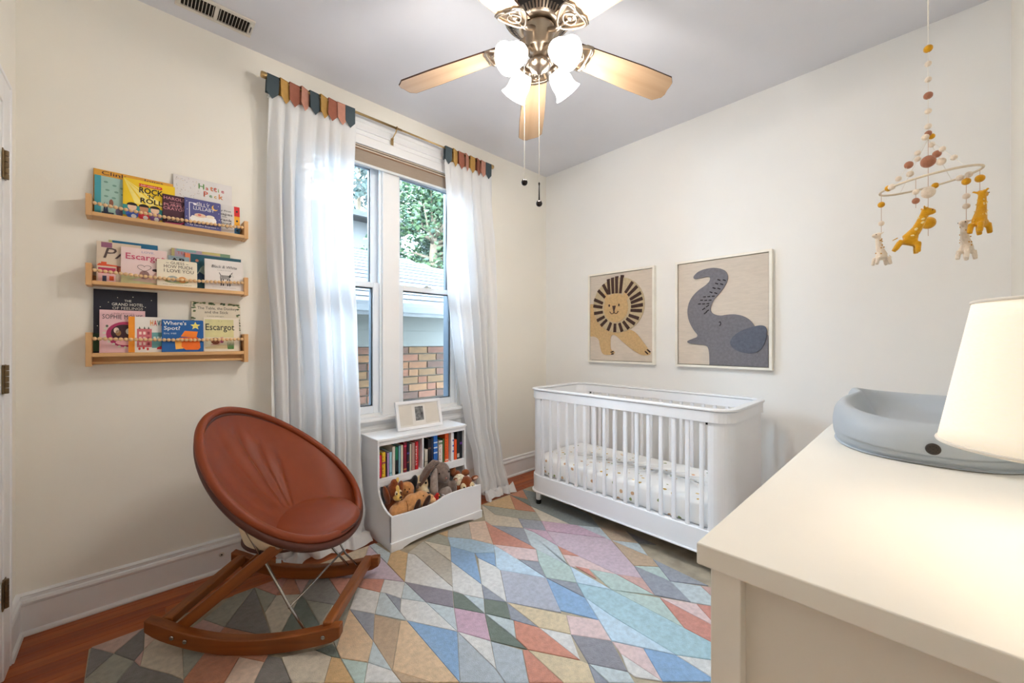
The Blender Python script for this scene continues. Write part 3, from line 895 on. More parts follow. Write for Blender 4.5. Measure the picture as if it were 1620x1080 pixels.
def mat_fn():
    mb = MB(); rings = []
    lev = [(0.02, 0.0), (0.004, 0.008), (0.0, 0.03), (0.0, 0.07), (0.0, 0.105), (0.004, 0.122), (0.018, 0.133), (0.06, 0.136), (0.16, 0.137), (0.28, 0.137)]
    for k, (ins, z) in enumerate(lev):
        r = rrect(mxh - ins, myh - ins, max(0.012, 0.07 - ins * 0.6), 7)
        dense = []
        for i in range(len(r)):
            a, c = Vector(r[i]), Vector(r[(i + 1) % len(r)])
            st = max(1, int((c - a).length / 0.02))
            for q in range(st): dense.append(a.lerp(c, q / st))
        if k == 0: M0 = len(dense); 
        # keep counts equal by resampling to 240
        per = [0.0]
        dd = dense + [dense[0]]
        for i in range(1, len(dd)): per.append(per[-1] + (dd[i] - dd[i - 1]).length)
        out = []
        j = 0
        for i in range(240):
            s_ = per[-1] * i / 240
            while per[j + 1] < s_: j += 1
            f = (s_ - per[j]) / max(1e-9, per[j + 1] - per[j])
            out.append(dd[j].lerp(dd[j + 1], f))
        ring_ = []
        for i, p in enumerate(out):
            wv_ = noise.noise(Vector((p.x * 16, p.y * 16, z * 30))) * 0.004
            pucker = noise.noise(Vector((i * 0.55, z * 14, 3.3))) * (0.005 if 0.01 < z < 0.125 else 0.001)
            d = p.normalized() if p.length > 0.01 else Vector((0, 0))
            ring_.append((p.x + d.x * pucker * 0.8 - (0.002 * d.x), p.y + d.y * pucker * 0.8, z + (wv_ if z > 0.11 else 0)))
        rings.append(ring_)
    vs = [p for r in rings for p in r]; fs = []
    for k in range(len(rings) - 1):
        for i in range(240):
            j = (i + 1) % 240
            fs.append((k * 240 + i, k * 240 + j, (k + 1) * 240 + j, (k + 1) * 240 + i))
    fs.append([i for i in range(240)][::-1]); fs.append([(len(rings) - 1) * 240 + i for i in range(240)])
    return mb.add(vs, fs)
mat_fn().build('fitted_sheet', sheet, mt, True)

# ---------------------------------------------------------------- pictures over the crib
LIN_BG = pm('art_linen', (216, 204, 190), 0.9, 0.05, 20, 0.5, 300, stretch=(1, 1, 5))
CREAMF = pm('art_frame_cream', (240, 236, 226), 0.45)
def picture(name, label, yc, zc):
    t = thing(name, label, 'picture', (0, yc, zc), (0, 0, -PI / 2), 'pictures above the crib')
    W2, H2, f, d = 0.2815, 0.3555, 0.016, 0.036      # local x = along the wall, y = out of the wall is -y
    m = MB(); m.box(-W2 - f, W2 + f, -d, 0, H2, H2 + f); m.box(-W2 - f, W2 + f, -d, 0, -H2 - f, -H2); m.box(-W2 - f, -W2, -d, 0, -H2, H2); m.box(W2, W2 + f, -d, 0, -H2, H2)
    m.build('frame', CREAMF, t, bev=0.0015)
    m = MB(); m.box(-W2, W2, -0.004, 0, -H2, H2); m.build('backing', pm('art_gap', (92, 78, 66), 0.8), t)
    m = MB(); m.box(-W2 + 0.0035, W2 - 0.0035, -0.026, -0.006, -H2 + 0.0035, H2 - 0.0035); m.build('canvas', LIN_BG, t, bev=0.002)
    return t
def smooth_poly(p, it=2):
    for _ in range(it):
        q = []
        for i in range(len(p)):
            a, b = p[i], p[(i + 1) % len(p)]
            q += [(a[0] * .75 + b[0] * .25, a[1] * .75 + b[1] * .25), (a[0] * .25 + b[0] * .75, a[1] * .25 + b[1] * .75)]
        p = q
    return p
def felt(t, name, m, poly, h=0.006, it=2, clip=True, y=-0.026):
    p = smooth_poly(poly, it) if it else poly
    if clip:
        p = [(min(max(a, -0.277), 0.277), min(max(b, -0.351), 0.351)) for a, b in p]
    return MB().prism(p, y, y - h, 'y').build(name, m, t, bev=0.002)
def uv(pts):   # fractions of the canvas (u to the right, v down) to metres
    return [((u - 0.5) * 0.556, (0.5 - v) * 0.704) for u, v in pts]
lion = picture('lion_picture', 'tufted lion wall picture in a cream frame, left one above the crib', -0.8035, 1.372)
LG = pm('lion_tan', (204, 172, 126), 0.95, 0.1, 60, 0.8, 260); LM = pm('lion_mane', (196, 178, 146), 0.95, 0.1, 60, 0.8, 260); LB = pm('lion_brown', (72, 52, 46), 0.95, 0.12, 60, 0.7, 260)
felt(lion, 'body', LG, uv([(-.1, .33), (.12, .33), (.20, .52), (.40, .62), (.60, .64), (.74, .66), (.86, .77), (.97, .885), (.985, .91), (.95, .93), (.84, .93), (.70, .87), (.55, .78), (.43, .70), (.36, .71), (.355, .80), (.36, .88), (.43, .895), (.42, .925), (.30, .94), (.22, .93), (.18, .86), (.15, .72), (-.1, .72)]))
mp_ = [(0.48 + 0.415 * math.cos(a), 0.365 + 0.315 * math.sin(a)) for a in [2 * PI * i / 36 for i in range(36)]]
felt(lion, 'mane', LM, uv(mp_), 0.009, 0)
fc = [(0.45 + 0.20 * math.cos(a), 0.375 + 0.165 * math.sin(a) + 0.02) for a in [2 * PI * i / 30 for i in range(30)]]
felt(lion, 'face', LG, uv(fc), 0.012, 0)
for ex in (.30, .60):
    felt(lion, 'ear', LG, uv([(ex - .04, .27), (ex - .02 - (.02 if ex < .4 else -.02), .20), (ex + .05, .26), (ex + .04, .32), (ex - .03, .32)]), 0.0115, 1)
def bar(x0, y0, x1, y1, w):
    d = Vector((x1 - x0, (y1 - y0) * 1.26)); L = d.length; d /= L; nx, ny = -d.y * w, d.x * w / 1.26
    return [(x0 + nx, y0 + ny), (x1 + nx * 1.15, y1 + ny * 1.15), (x1 - nx * 1.15, y1 - ny * 1.15), (x0 - nx, y0 - ny)]
strokes = [(.345,.235,.325,.055),(.405,.23,.395,.045),(.465,.23,.465,.035),(.525,.235,.555,.03)]
for a in (-52, -38, -22, -10, 3, 15, 32, 46, 62, 78, 95, 112, 132, 147, 165, 182, 196, 218, 235):
    if -90 < a < -60: continue
    r = math.radians(a)
    strokes.append((.46 + .235 * math.cos(r), .385 + .19 * math.sin(r), .47 + .405 * math.cos(r), .365 + .31 * math.sin(r)))
for s_ in strokes:
    felt(lion, 'mane_stroke', LB, uv(bar(*s_, 0.021)), 0.013, 0)
felt(lion, 'nose', LB, uv([(.395, .37), (.455, .37), (.445, .40), (.43, .435), (.415, .435), (.405, .40)]), 0.015, 0)
for ex in (.345, .505):
    felt(lion, 'eye', LB, uv([(ex + .013 * math.cos(q), .365 + .016 * math.sin(q)) for q in [2 * PI * i / 10 for i in range(10)]]), 0.015, 0)
mo = MB()
for sgn in (-1, 1):
    mo.tube([((u - .5) * .556, -0.039, (.5 - v_) * .704) for u, v_ in [(.425, .435), (.425 + sgn * .015, .46), (.425 + sgn * .045, .46), (.425 + sgn * .07, .435)]], 0.0035, 6)
mo.build('mouth', LB, lion, True)
for s_ in ((.36, .905, .41, .895), (.37, .925, .41, .92), (.90, .885, .945, .915), (.93, .865, .975, .895)):
    felt(lion, 'claw', LB, uv(bar(*s_, 0.009)), 0.0085, 0)
elep = picture('elephant_picture', 'tufted grey elephant wall picture in a cream frame, right one above the crib', -1.5565, 1.369)
EG = pm('elephant_grey', (122, 120, 126), 0.95, 0.12, 60, 0.8, 260); ED = pm('elephant_ear', (98, 103, 116), 0.95, 0.12, 60, 0.8, 260); EB = pm('elephant_black', (46, 42, 44), 0.9)
felt(elep, 'body', EG, uv([(.19, .135), (.26, .085), (.40, .07), (.50, .085), (.57, .12), (.595, .175), (.57, .245), (.50, .32), (.42, .39), (.39, .46), (.41, .51), (.50, .535), (.58, .525), (.68, .525), (.78, .555), (.85, .61), (.88, .67), (.97, .70), (1.02, .74), (1.15, .9), (1.15, 1.12), (.38, 1.12), (.385, .95), (.375, .84), (.34, .81), (.24, .805), (.12, .79), (.115, .77), (.18, .75), (.26, .725), (.19, .66), (.13, .56), (.115, .46), (.15, .36), (.24, .28), (.34, .235), (.385, .20), (.395, .165), (.37, .15), (.28, .16), (.20, .165)]), 0.008)
felt(elep, 'ear', ED, uv([(.61, .80), (.63, .74), (.72, .68), (.86, .64), (.95, .63), (.985, .66), (.99, .72), (.965, .80), (.92, .86), (.84, .885), (.74, .875), (.66, .85)]), 0.013)
for (x, yv) in ((.475,.19),(.535,.198),(.45,.222),(.505,.232),(.42,.262),(.475,.272),(.385,.30),(.44,.312),(.31,.345),(.36,.345),(.41,.345),(.275,.375),(.325,.38),(.375,.38),(.25,.41),(.30,.412),(.35,.412),(.345,.445),(.30,.47),(.345,.49),(.32,.51)):
    tilt = 0.10 if yv < .32 else (0.0 if yv < .43 else -0.5)
    felt(elep, 'trunk_stitch', EB, uv(bar(x, yv, x + .034, yv + .012 * (1 if tilt > 0 else -1.5 if tilt < 0 else 0), 0.006)), 0.0105, 0)
ey = MB(); ey.tube([((u - .5) * .556, -0.035, (.5 - v_) * .704) for u, v_ in [(.492, .595), (.505, .59), (.513, .603), (.51, .62), (.497, .628)]], 0.0028, 6); ey.build('eye', EB, elep, True)

# ---------------------------------------------------------------- toy bookcase
BX0, BX1 = -1.810, -1.170
bk = thing('toy_bookcase', 'white bookcase with three book cubbies over an open toy bin', 'bookcase', ((BX0 + BX1) / 2, 0, 0))
cx = (BX0 + BX1) / 2; bh = (BX1 - BX0) / 2
prof = [(-0.068, 0.002), (-0.068, 0.585), (-0.288, 0.585), (-0.288, 0.34)]
for i in range(1, 9):
    q = i / 8
    prof.append((-0.288 - 0.012 * q - 0.155 * (1 - math.cos(q * PI / 2)) , 0.34 - 0.135 * math.sin(q * PI / 2) ** 0.9))
prof += [(-0.455, 0.002)]
for sx in (-1, 1):
    MB().prism(prof, sx * bh - (0.012 if sx > 0 else 0), sx * bh + (0 if sx > 0 else 0.012), 'x').build('side_panel', WHITE, bk, bev=0.002)
def bbox(name, x0, x1, y0, y1, z0, z1, bev=0.0015):
    return MB().box(x0, x1, y0, y1, z0, z1).build(name, WHITE, bk, bev=bev)
bbox('top', -bh - 0.004, bh + 0.004, -0.296, -0.064, 0.585, 0.600, 0.003)
bbox('top_rail', -bh + 0.012, bh - 0.012, -0.288, -0.272, 0.560, 0.585)
bbox('back_panel', -bh + 0.012, bh - 0.012, -0.074, -0.068, 0.03, 0.585)
bbox('book_shelf', -bh + 0.012, bh - 0.012, -0.286, -0.074, 0.350, 0.364)
bbox('shelf_apron', -bh + 0.012, bh - 0.012, -0.286, -0.272, 0.318, 0.350)
D1, D2 = -1.505 - cx, -1.283 - cx
bbox('divider', D1 - 0.005, D1 + 0.005, -0.284, -0.074, 0.364, 0.585)
bbox('divider', D2 - 0.005, D2 + 0.005, -0.284, -0.074, 0.364, 0.585)
bbox('bin_floor', -bh + 0.012, bh - 0.012, -0.44, -0.074, 0.055, 0.067)
fp = [(-bh, 0.055)]
for i in range(25):
    q = i / 24
    x = -bh + 2 * bh * q
    fp.append((x, 0.203 + 0.022 / (1 + math.exp(-(q - 0.50) * 34)) - 0.006 * math.sin(q * 2 * PI) ))
fp.append((bh, 0.055))
MB().prism(fp, -0.457, -0.443, 'y').build('bin_front', WHITE, bk, bev=0.002)
sk = [(-bh - .004, 0.002), (-bh - .004, 0.058), (bh + .004, 0.058), (bh + .004, 0.002), (bh - 0.06, 0.002)]
for i in range(13):
    q = i / 12
    sk.append((bh - 0.075 - (2 * bh - 0.15) * q, 0.014 + 0.020 * math.sin(q * PI) ** 0.5))
sk.append((-bh + 0.06, 0.002))
MB().prism(sk, -0.465, -0.449, 'y').build('skirting', WHITE, bk, bev=0.003)
bbox('bin_divider', -1.43 - cx - 0.004, -1.43 - cx + 0.004, -0.443, -0.28, 0.067, 0.212)

# books standing in the three cubbies
def spine_book(name, label, x0, x1, h, col, depth=0.15, yfront=-0.268, lean=0.0, band=None, group='books in the toy bookcase', word=None, wcol=None, pages=True):
    t = thing(name, label, 'book', ((x0 + x1) / 2, yfront, 0.3642), (0, lean, 0), group)
    w = (x1 - x0) / 2 * 0.94
    cm = pm('cloth_%d_%d_%d' % col, col, 0.5, 0.06, 20)
    m = MB(); m.box(-w, w, 0, 0.003, 0, h); m.box(-w, -w + 0.0018, 0, depth, 0, h); m.box(w - 0.0018, w, 0, depth, 0, h)
    m.build('cover', cm, t, bev=0.0008)
    m = MB(); m.box(-w + 0.0018, w - 0.0018, 0.003, depth - 0.004, 0.003, h - 0.004); m.build('pages', pm('paper', (226, 218, 200), 0.9), t)
    if band:
        for z0, z1, c in band:
            k = MB(); k.box(-w * 0.96, w * 0.96, -0.0004, 0, h * z0, h * z1); k.build('spine_band', pm('cloth_%d_%d_%d' % c, c, 0.5), t)
    if word:
        text(word, 'spine_title', pm('ink_%d_%d_%d' % wcol, wcol, 0.6), t, (0, -0.0007, h * 0.5), min(w * 0.9, 0.009), h * 0.7, (PI / 2, -PI / 2, 0))
    return t
def PX(p): return -1.797 + (p - 600.5) / (668 - 600.5) * (1.797 - 1.512)
def cell1(a): return PX(590 + a / 9.0)
B1 = [(90, 142, .135, (200, 30, 60), 'thin crimson book, first on the left in the toy bookcase', ((0.0,0.06,(120,16,36)),), 'THE LITTLE', (240, 220, 210)),
      (144, 192, .150, (232, 190, 40), 'yellow spined book next to the crimson one', ((0.55,0.62,(150,60,80)),(0.0,.06,(200,150,30))), 'READ', (150, 40, 50)),
      (193, 213, .118, (60, 28, 26), 'very thin dark brown book beside the yellow spine', None, None, None),
      (215, 240, .140, (186, 150, 200), 'thin lilac book between brown and pale blue spines', None, None, None),
      (241, 282, .142, (150, 196, 206), 'pale blue book beside the thin lilac one', ((0.1,.14,(90,150,170)),), None, None),
      (284, 325, .172, (214, 208, 196), 'tall cream spined book left of the green one', None, None, None),
      (327, 368, .168, (24, 122, 84), 'green and black spined book in the left cubby', ((0.0,.52,(24,24,28)),(0.02,.10,(196,190,180))), None, None),
      (372, 402, .170, (128, 168, 186), 'dusty blue book right of the green and black one', None, None, None),
      (404, 438, .172, (222, 214, 192), 'ivory spined book right of the dusty blue one', None, None, None),
      (444, 490, .186, (130, 26, 46), 'maroon book with speckled spine in the left cubby', ((0.08,.12,(206,140,70)),(0.84,.9,(216,60,96))), None, None),
      (492, 528, .180, (34, 24, 40), 'black book with small coloured marks beside the maroon one', ((0.3,.34,(150,80,60)),(0.6,.66,(92,80,150))), None, None),
      (532, 560, .168, (196, 186, 168), 'beige spined book left of the bright red one', None, None, None),
      (563, 612, .172, (176, 140, 132), 'dusty pink book beside the bright red one', None, None, None),
      (617, 664, .176, (206, 28, 36), 'bright red book with white letters against the first divider', None, 'STORIES', (250, 236, 230))]
for a, c, h, col, lab, band, wd, wc in B1:
    spine_book('picture_book', lab, cell1(a), cell1(c), h, col, word=wd, wcol=wc, band=band, depth=0.13 + (h - .11) * 0.4)
def cell2(a): return -1.495 + (a - 732) / (1112 - 732) * (1.495 - 1.290)
B2 = [(733, 748, .185, (20, 20, 24), 'thin black book against the first divider, middle cubby', None, None, None),
      (750, 796, .112, (214, 206, 192), 'short cream book in the middle cubby', ((.3,.33,(120,112,100)),), None, None),
      (799, 842, .178, (30, 26, 30), 'black book behind the short cream one', ((.62,.68,(110,80,70)),), None, None),
      (845, 872, .180, (38, 44, 70), 'navy book left of the bright blue one', None, None, None),
      (875, 934, .196, (44, 110, 196), 'thick bright blue book with white dots on its spine', ((.72,.76,(230,236,244)),(.55,.59,(230,236,244)),(.38,.42,(230,236,244))), None, None),
      (950, 1006, .150, (232, 228, 222), 'thick white book right of the bright blue one', ((.84,.94,(120,140,110)),), 'PLAY', (180, 60, 60)),
      (1012, 1030, .158, (84, 124, 66), 'thin green book in the middle cubby', None, None, None),
      (1040, 1096, .190, (236, 96, 32), 'thick orange book against the second divider', ((.05,.09,(250,220,200)),), 'MOON', (150, 30, 20))]
for a, c, h, col, lab, band, wd, wc in B2:
    spine_book('picture_book', lab, cell2(a), cell2(c), h, col, word=wd, wcol=wc, band=band)
def cell3(a): return -1.276 + (a - 1136) / (1275 - 1136) * (1.276 - 1.184)
B3 = [(1138, 1168, .186, (214, 216, 226), 'white book with blue marks, first in the narrow right cubby', ((.3,.36,(70,90,170)),(.5,.56,(70,90,170)),(.7,.76,(70,90,170))), None, None),
      (1170, 1204, .138, (240, 86, 26), 'short orange book in the narrow right cubby', None, None, None),
      (1206, 1238, .190, (30, 34, 40), 'tall charcoal book in the narrow right cubby', ((.06,.2,(196,190,184)),), None, None),
      (1240, 1274, .194, (22, 26, 34), 'tall black book at the far right of the toy bookcase', ((.5,.58,(110,60,150)),), None, None)]
for a, c, h, col, lab, band, wd, wc in B3:
    spine_book('picture_book', lab, cell3(a), cell3(c), h, col, word=wd, wcol=wc, band=band)

# frame standing on the bookcase
pf = thing('photo_frame', 'white collage photo frame leaning on top of the toy bookcase', 'frame', (-1.463, -0.185, 0.600), (math.radians(-14), 0, math.radians(-2)))
FW, FH = 0.165, 0.187
m = MB(); f = 0.02
m.box(-FW, FW, -0.012, 0.008, 0, f); m.box(-FW, FW, -0.012, 0.008, FH - f, FH); m.box(-FW, -FW + f, -0.012, 0.008, f, FH - f); m.box(FW - f, FW, -0.012, 0.008, f, FH - f)
m.build('moulding', WHITE, pf, bev=0.002)
m = MB(); m.box(-FW + f, FW - f, -0.002, 0.004, f, FH - f); m.build('mount', pm('mount_card', (226, 222, 216), 0.8), pf)
for x in (-0.1, 0.094):
    m = MB(); m.box(x - 0.048, x + 0.048, -0.0035, -0.002, f + 0.012, FH - f - 0.012); m.build('blank_card', pm('blank_card', (216, 210, 200), 0.8), pf, bev=0.001)
m = MB(); m.box(-0.034, 0.034, -0.004, -0.002, f + 0.028, FH - f - 0.018); m.build('window_mat', pm('mat_edge', (232, 230, 226), 0.7), pf)
ph = bpy.data.materials.new('grey_photo'); ph.use_nodes = True
pn = ph.node_tree; pb = pn.nodes['Principled BSDF']; tc = pn.nodes.new('ShaderNodeTexCoord'); nz = pn.nodes.new('ShaderNodeTexNoise'); nz.inputs['Scale'].default_value = 45; nz.inputs['Detail'].default_value = 6
rp = pn.nodes.new('ShaderNodeValToRGB'); rp.color_ramp.elements[0].color = lin((48, 48, 50)); rp.color_ramp.elements[1].color = lin((160, 160, 160)); rp.color_ramp.elements[0].position = .35; rp.color_ramp.elements[1].position = .75
pn.links.new(tc.outputs['Object'], nz.inputs['Vector']); pn.links.new(nz.outputs['Fac'], rp.inputs[0]); pn.links.new(rp.outputs[0], pb.inputs['Base Color'])
m = MB(); m.box(-0.030, 0.030, -0.0048, -0.004, f + 0.033, FH - f - 0.022); m.build('photo', ph, pf)
m = MB(); m.box(-0.03, 0.03, 0.006, 0.009, 0.02, 0.15); m.add([(-0.03, 0.0085, 0.15), (0.03, 0.0085, 0.15), (0.03, 0.07, 0.017), (-0.03, 0.07, 0.017), (-0.03, 0.0115, 0.15), (0.03, 0.0115, 0.15), (0.03, 0.073, 0.017), (-0.03, 0.073, 0.017)], [(0, 1, 2, 3), (7, 6, 5, 4), (0, 4, 5, 1), (1, 5, 6, 2), (2, 6, 7, 3), (3, 7, 4, 0)])
m.build('easel_back', pm('easel_black', (60, 58, 56), 0.7), pf)
# ---------------------------------------------------------------- soft toys in the bin
def fur(name, c, b=0.7): return pm(name, c, 0.95, 0.16, 70, b, 260, spec=0.1, sheen=0.4)
TAN, DKB, CRM, BRW = fur('fur_tan', (190, 132, 78)), fur('fur_dark', (62, 36, 24)), fur('fur_cream', (226, 206, 166)), fur('fur_brown', (132, 66, 28))
YEL, BLK, GRY, GRL = fur('fur_yellow', (226, 190, 104)), fur('fur_black', (24, 22, 24)), fur('fur_grey', (122, 106, 98), 1.0), fur('fur_grey_light', (160, 146, 138), 1.0)
EYE = pm('toy_eye', (14, 12, 12), 0.15, 0.05, 10)
TG = 'soft toys in the bin of the toy bookcase'
def toy(name, label, loc, rot=(0, 0, 0)):
    return thing(name, label, 'soft toy', loc, rot, TG)
def part_ball(name, m, t, c, r, rot=(0, 0, 0), voxel=None):
    k = MB(); k.ball((0, 0, 0), r, 14, 10)
    o = k.build(name, m, t, True); o.location = c; o.rotation_euler = rot
    return o
# local axes for toys: the toy faces -y
d = toy('plush_dog', 'plush dog with brown ears and a yellow muzzle, at the left end of the bin', (-1.733, -0.330, 0.092), (0, 0, math.radians(8)))
m = MB(); m.ball((0, 0.02, 0.08), (0.034, 0.05, 0.08)); m.ball((0, 0, 0.19), (0.034, 0.042, 0.05)); m.ball((0.004, -0.005, 0.235), (0.022, 0.024, 0.024)); blob(m, 'body', BRW, d, 0.006)
m = MB(); m.ball((0, -0.035, 0.165), (0.022, 0.032, 0.021)); m.ball((0.003, -0.034, 0.20), (0.013, 0.013, 0.032)); blob(m, 'face', YEL, d, 0.005, 4)
part_ball('nose', DKB, d, (0, -0.070, 0.172), (0.009, 0.007, 0.007))
for s in (-1, 1):
    o = part_ball('eye_white', CRM, d, (s * 0.013, -0.045, 0.192), (0.0085, 0.006, 0.012)); part_ball('pupil', EYE, o, (0, -0.005, -0.002), (0.004, 0.003, 0.006))
    part_ball('ear', BRW, d, (s * 0.042, 0.002, 0.18), (0.012, 0.026, 0.055), (0, s * 0.25, 0))
part_ball('forelock', YEL, d, (0.014, -0.016, 0.248), (0.009, 0.01, 0.018), (0, 0.3, 0))
b = toy('plush_bear', 'small tan plush bear with dark soles, lying behind the big tan plush in the bin', (-1.632, -0.262, 0.182), (0, 0, math.radians(-22)))
m = MB(); m.ball((0, 0, 0.055), (0.055, 0.06, 0.05)); m.ball((0.012, -0.03, 0.078), (0.045, 0.042, 0.042)); m.ball((-0.03, -0.04, 0.03), (0.03, 0.04, 0.03)); m.ball((0.045, -0.05, 0.03), (0.026, 0.04, 0.026)); m.ball((-0.05, 0.01, 0.06), (0.035, 0.03, 0.035)); blob(m, 'body', TAN, b)
for x in (-0.024, 0.026): part_ball('sole', DKB, b, (x, -0.088, 0.036), (0.018, 0.010, 0.017))
for x in (0.002, 0.024): part_ball('eye', EYE, b, (x, -0.0725, 0.092), (0.003, 0.003, 0.003))
part_ball('nose', DKB, b, (0.014, -0.075, 0.080), (0.005, 0.004, 0.004))
p = toy('plush_puppy', 'big tan plush puppy with two dark brown floppy ears, lying along the bin front', (-1.640, -0.378, 0.118), (0, 0, math.radians(-6)))
m = MB(); m.ball((-0.055, 0, 0.055), (0.075, 0.05, 0.055)); m.ball((0.0, 0.0, 0.085), (0.05, 0.045, 0.05)); m.ball((0.05, -0.004, 0.095), (0.05, 0.042, 0.046)); m.ball((0.098, -0.01, 0.085), (0.032, 0.032, 0.03)); m.ball((-0.10, -0.015, 0.05), (0.03, 0.03, 0.04)); m.ball((0.0, 0.0, 0.02), (0.11, 0.05, 0.03)); blob(m, 'body', fur('fur_tan2', (206, 150, 98)), p)
for c, r in (((0.012, -0.045, 0.075), (0, 0.35, 0)), ((0.066, -0.045, 0.085), (0, 0.55, 0))):
    part_ball('ear', DKB, p, c, (0.016, 0.013, 0.042), r)
part_ball('eye', EYE, p, (0.052, -0.035, 0.122), (0.0035, 0.0035, 0.0035)); part_ball('eye', EYE, p, (0.085, -0.03, 0.108), (0.0035, 0.0035, 0.0035))
part_ball('snout', fur('fur_peach', (222, 172, 124)), p, (0.108, -0.028, 0.080), (0.022, 0.02, 0.018))
m = MB(); m.tube([(-0.045, -0.049, 0.02), (-0.043, -0.055, 0.05), (-0.040, -0.045, 0.09), (-0.038, -0.02, 0.112)], 0.0014, 5); m.tube([(-0.10, -0.045, 0.06), (-0.06, -0.052, 0.066), (-0.02, -0.047, 0.07)], 0.0014, 5); m.build('seam', pm('seam_brown', (120, 74, 40), 0.9), p, True)
w = toy('plush_hound', 'cream plush hound with black ears, peeking out left of the grey bunny', (-1.528, -0.305, 0.145), (0, 0, math.radians(-20)))
m = MB(); m.ball((0, 0.01, 0.04), (0.05, 0.045, 0.05)); m.ball((0, 0, 0.12), (0.04, 0.04, 0.055)); m.ball((0.012, -0.045, 0.088), (0.024, 0.032, 0.022)); blob(m, 'body', CRM, w)
part_ball('ear', BLK, w, (-0.044, 0.0, 0.135), (0.022, 0.03, 0.042), (0, 0.2, 0)); part_ball('ear', BLK, w, (0.044, 0.0, 0.13), (0.014, 0.026, 0.042), (0, -0.2, 0))
part_ball('nose', BLK, w, (0.018, -0.078, 0.090), (0.012, 0.009, 0.009)); part_ball('eye', EYE, w, (-0.014, -0.037, 0.135), (0.006, 0.004, 0.007)); part_ball('eye', EYE, w, (0.016, -0.039, 0.137), (0.006, 0.004, 0.007))
g = toy('plush_bunny', 'grey plush bunny sitting tall in the bin with one long ear folded over', (-1.392, -0.335, 0.118), (0, 0, math.radians(-14)))
m = MB(); m.ball((0.0, 0, 0.05), (0.062, 0.055, 0.07)); m.ball((0.0, 0.0, 0.11), (0.045, 0.043, 0.05)); m.ball((-0.012, -0.006, 0.185), (0.052, 0.05, 0.056)); m.ball((-0.004, -0.045, 0.165), (0.03, 0.026, 0.028)); m.ball((-0.05, -0.045, 0.02), (0.028, 0.03, 0.028)); m.ball((0.05, -0.045, 0.02), (0.028, 0.03, 0.028)); m.ball((0.055, -0.02, 0.09), (0.022, 0.026, 0.045)); blob(m, 'body', GRY, g)
part_ball('chest', GRL, g, (0.004, -0.028, 0.07), (0.04, 0.036, 0.045))
m = MB(); m.tube([(-0.02, 0.0, 0.235), (-0.05, -0.004, 0.243), (-0.085, -0.01, 0.215), (-0.115, -0.015, 0.175), (-0.145, -0.02, 0.135)], [0.014, 0.020, 0.023, 0.022, 0.012], 10); m.ball((-0.148, -0.02, 0.132), 0.012); e = blob(m, 'ear', GRY, g, 0.005, 4)
m = MB(); m.tube([(-0.055, -0.030, 0.232), (-0.088, -0.036, 0.208), (-0.115, -0.039, 0.174), (-0.14, -0.036, 0.14)], [0.006, 0.010, 0.011, 0.006], 8); m.build('ear_lining', fur('fur_brown_grey', (98, 74, 62)), e, True)
m = MB(); m.tube([(-0.045, -0.02, 0.215), (-0.062, -0.035, 0.17), (-0.064, -0.045, 0.11), (-0.058, -0.045, 0.05)], [0.014, 0.021, 0.023, 0.014], 10); m.ball((-0.057, -0.045, 0.045), 0.014); blob(m, 'ear', GRL, g, 0.005, 4)
part_ball('eye', EYE, g, (-0.036, -0.047, 0.192), (0.0045, 0.004, 0.005)); part_ball('eye', EYE, g, (0.02, -0.048, 0.195), (0.0045, 0.004, 0.005)); part_ball('nose', fur('fur_pink', (170, 120, 112)), g, (-0.004, -0.071, 0.170), (0.006, 0.004, 0.004))
f = toy('plush_fawn', 'brown plush fawn in a dotted cream scarf, at the right end of the bin', (-1.240, -0.385, 0.145), (0, 0, math.radians(-22)))
m = MB(); m.ball((0, 0, 0.075), (0.044, 0.046, 0.05)); m.ball((0, -0.035, 0.055), (0.026, 0.028, 0.024)); m.ball((-0.028, 0.05, 0.07), (0.034, 0.05, 0.042)); m.ball((-0.035, 0.10, 0.1), (0.03, 0.04, 0.035)); m.ball((-0.058, -0.012, 0.045), (0.02, 0.024, 0.036)); blob(m, 'body', BRW, f)
m = MB(); m.ball((-0.06, 0.10, 0.13), (0.022, 0.024, 0.034)); m.ball((0.02, 0.09, 0.115), (0.028, 0.022, 0.022)); m.build('hind_legs', fur('fur_redbrown', (142, 80, 44)), f, True)
for s in (-1, 1):
    o = part_ball('ear', BRW, f, (s * 0.055, 0.004, 0.105), (0.026, 0.011, 0.015), (0, -s * 0.2, 0)); part_ball('ear_lining', fur('fur_ear', (214, 180, 160)), o, (s * 0.003, -0.006, 0), (0.017, 0.007, 0.009))
    o = part_ball('cheek', CRM, f, (s * 0.024, -0.034, 0.066), (0.020, 0.02, 0.030), (0, s * 0.25, 0)); part_ball('eye', EYE, o, (0, -0.018, 0.008), (0.0055, 0.004, 0.0065))
part_ball('nose', EYE, f, (0.0, -0.064, 0.052), (0.009, 0.006, 0.006))
dots = bpy.data.materials.new('dotted_scarf'); dots.use_nodes = True
dn = dots.node_tree; db = dn.nodes['Principled BSDF']; db.inputs['Roughness'].default_value = 0.9
tc = dn.nodes.new('ShaderNodeTexCoord'); vo = dn.nodes.new('ShaderNodeTexVoronoi'); vo.inputs['Scale'].default_value = 110; vo.inputs['Randomness'].default_value = 0.35
lt = dn.nodes.new('ShaderNodeMath'); lt.operation = 'LESS_THAN'; lt.inputs[1].default_value = 0.3
mx = dn.nodes.new('ShaderNodeMix'); mx.data_type = 'RGBA'; mx.inputs[6].default_value = lin((236, 222, 196)); mx.inputs[7].default_value = lin((40, 60, 44))
dn.links.new(tc.outputs['Object'], vo.inputs['Vector']); dn.links.new(vo.outputs['Distance'], lt.inputs[0]); dn.links.new(lt.outputs[0], mx.inputs[0]); dn.links.new(mx.outputs[2], db.inputs['Base Color'])
m = MB(); m.ball((-0.038, 0.02, 0.088), (0.044, 0.034, 0.048), 18, 12); m.build('scarf', dots, f, True)
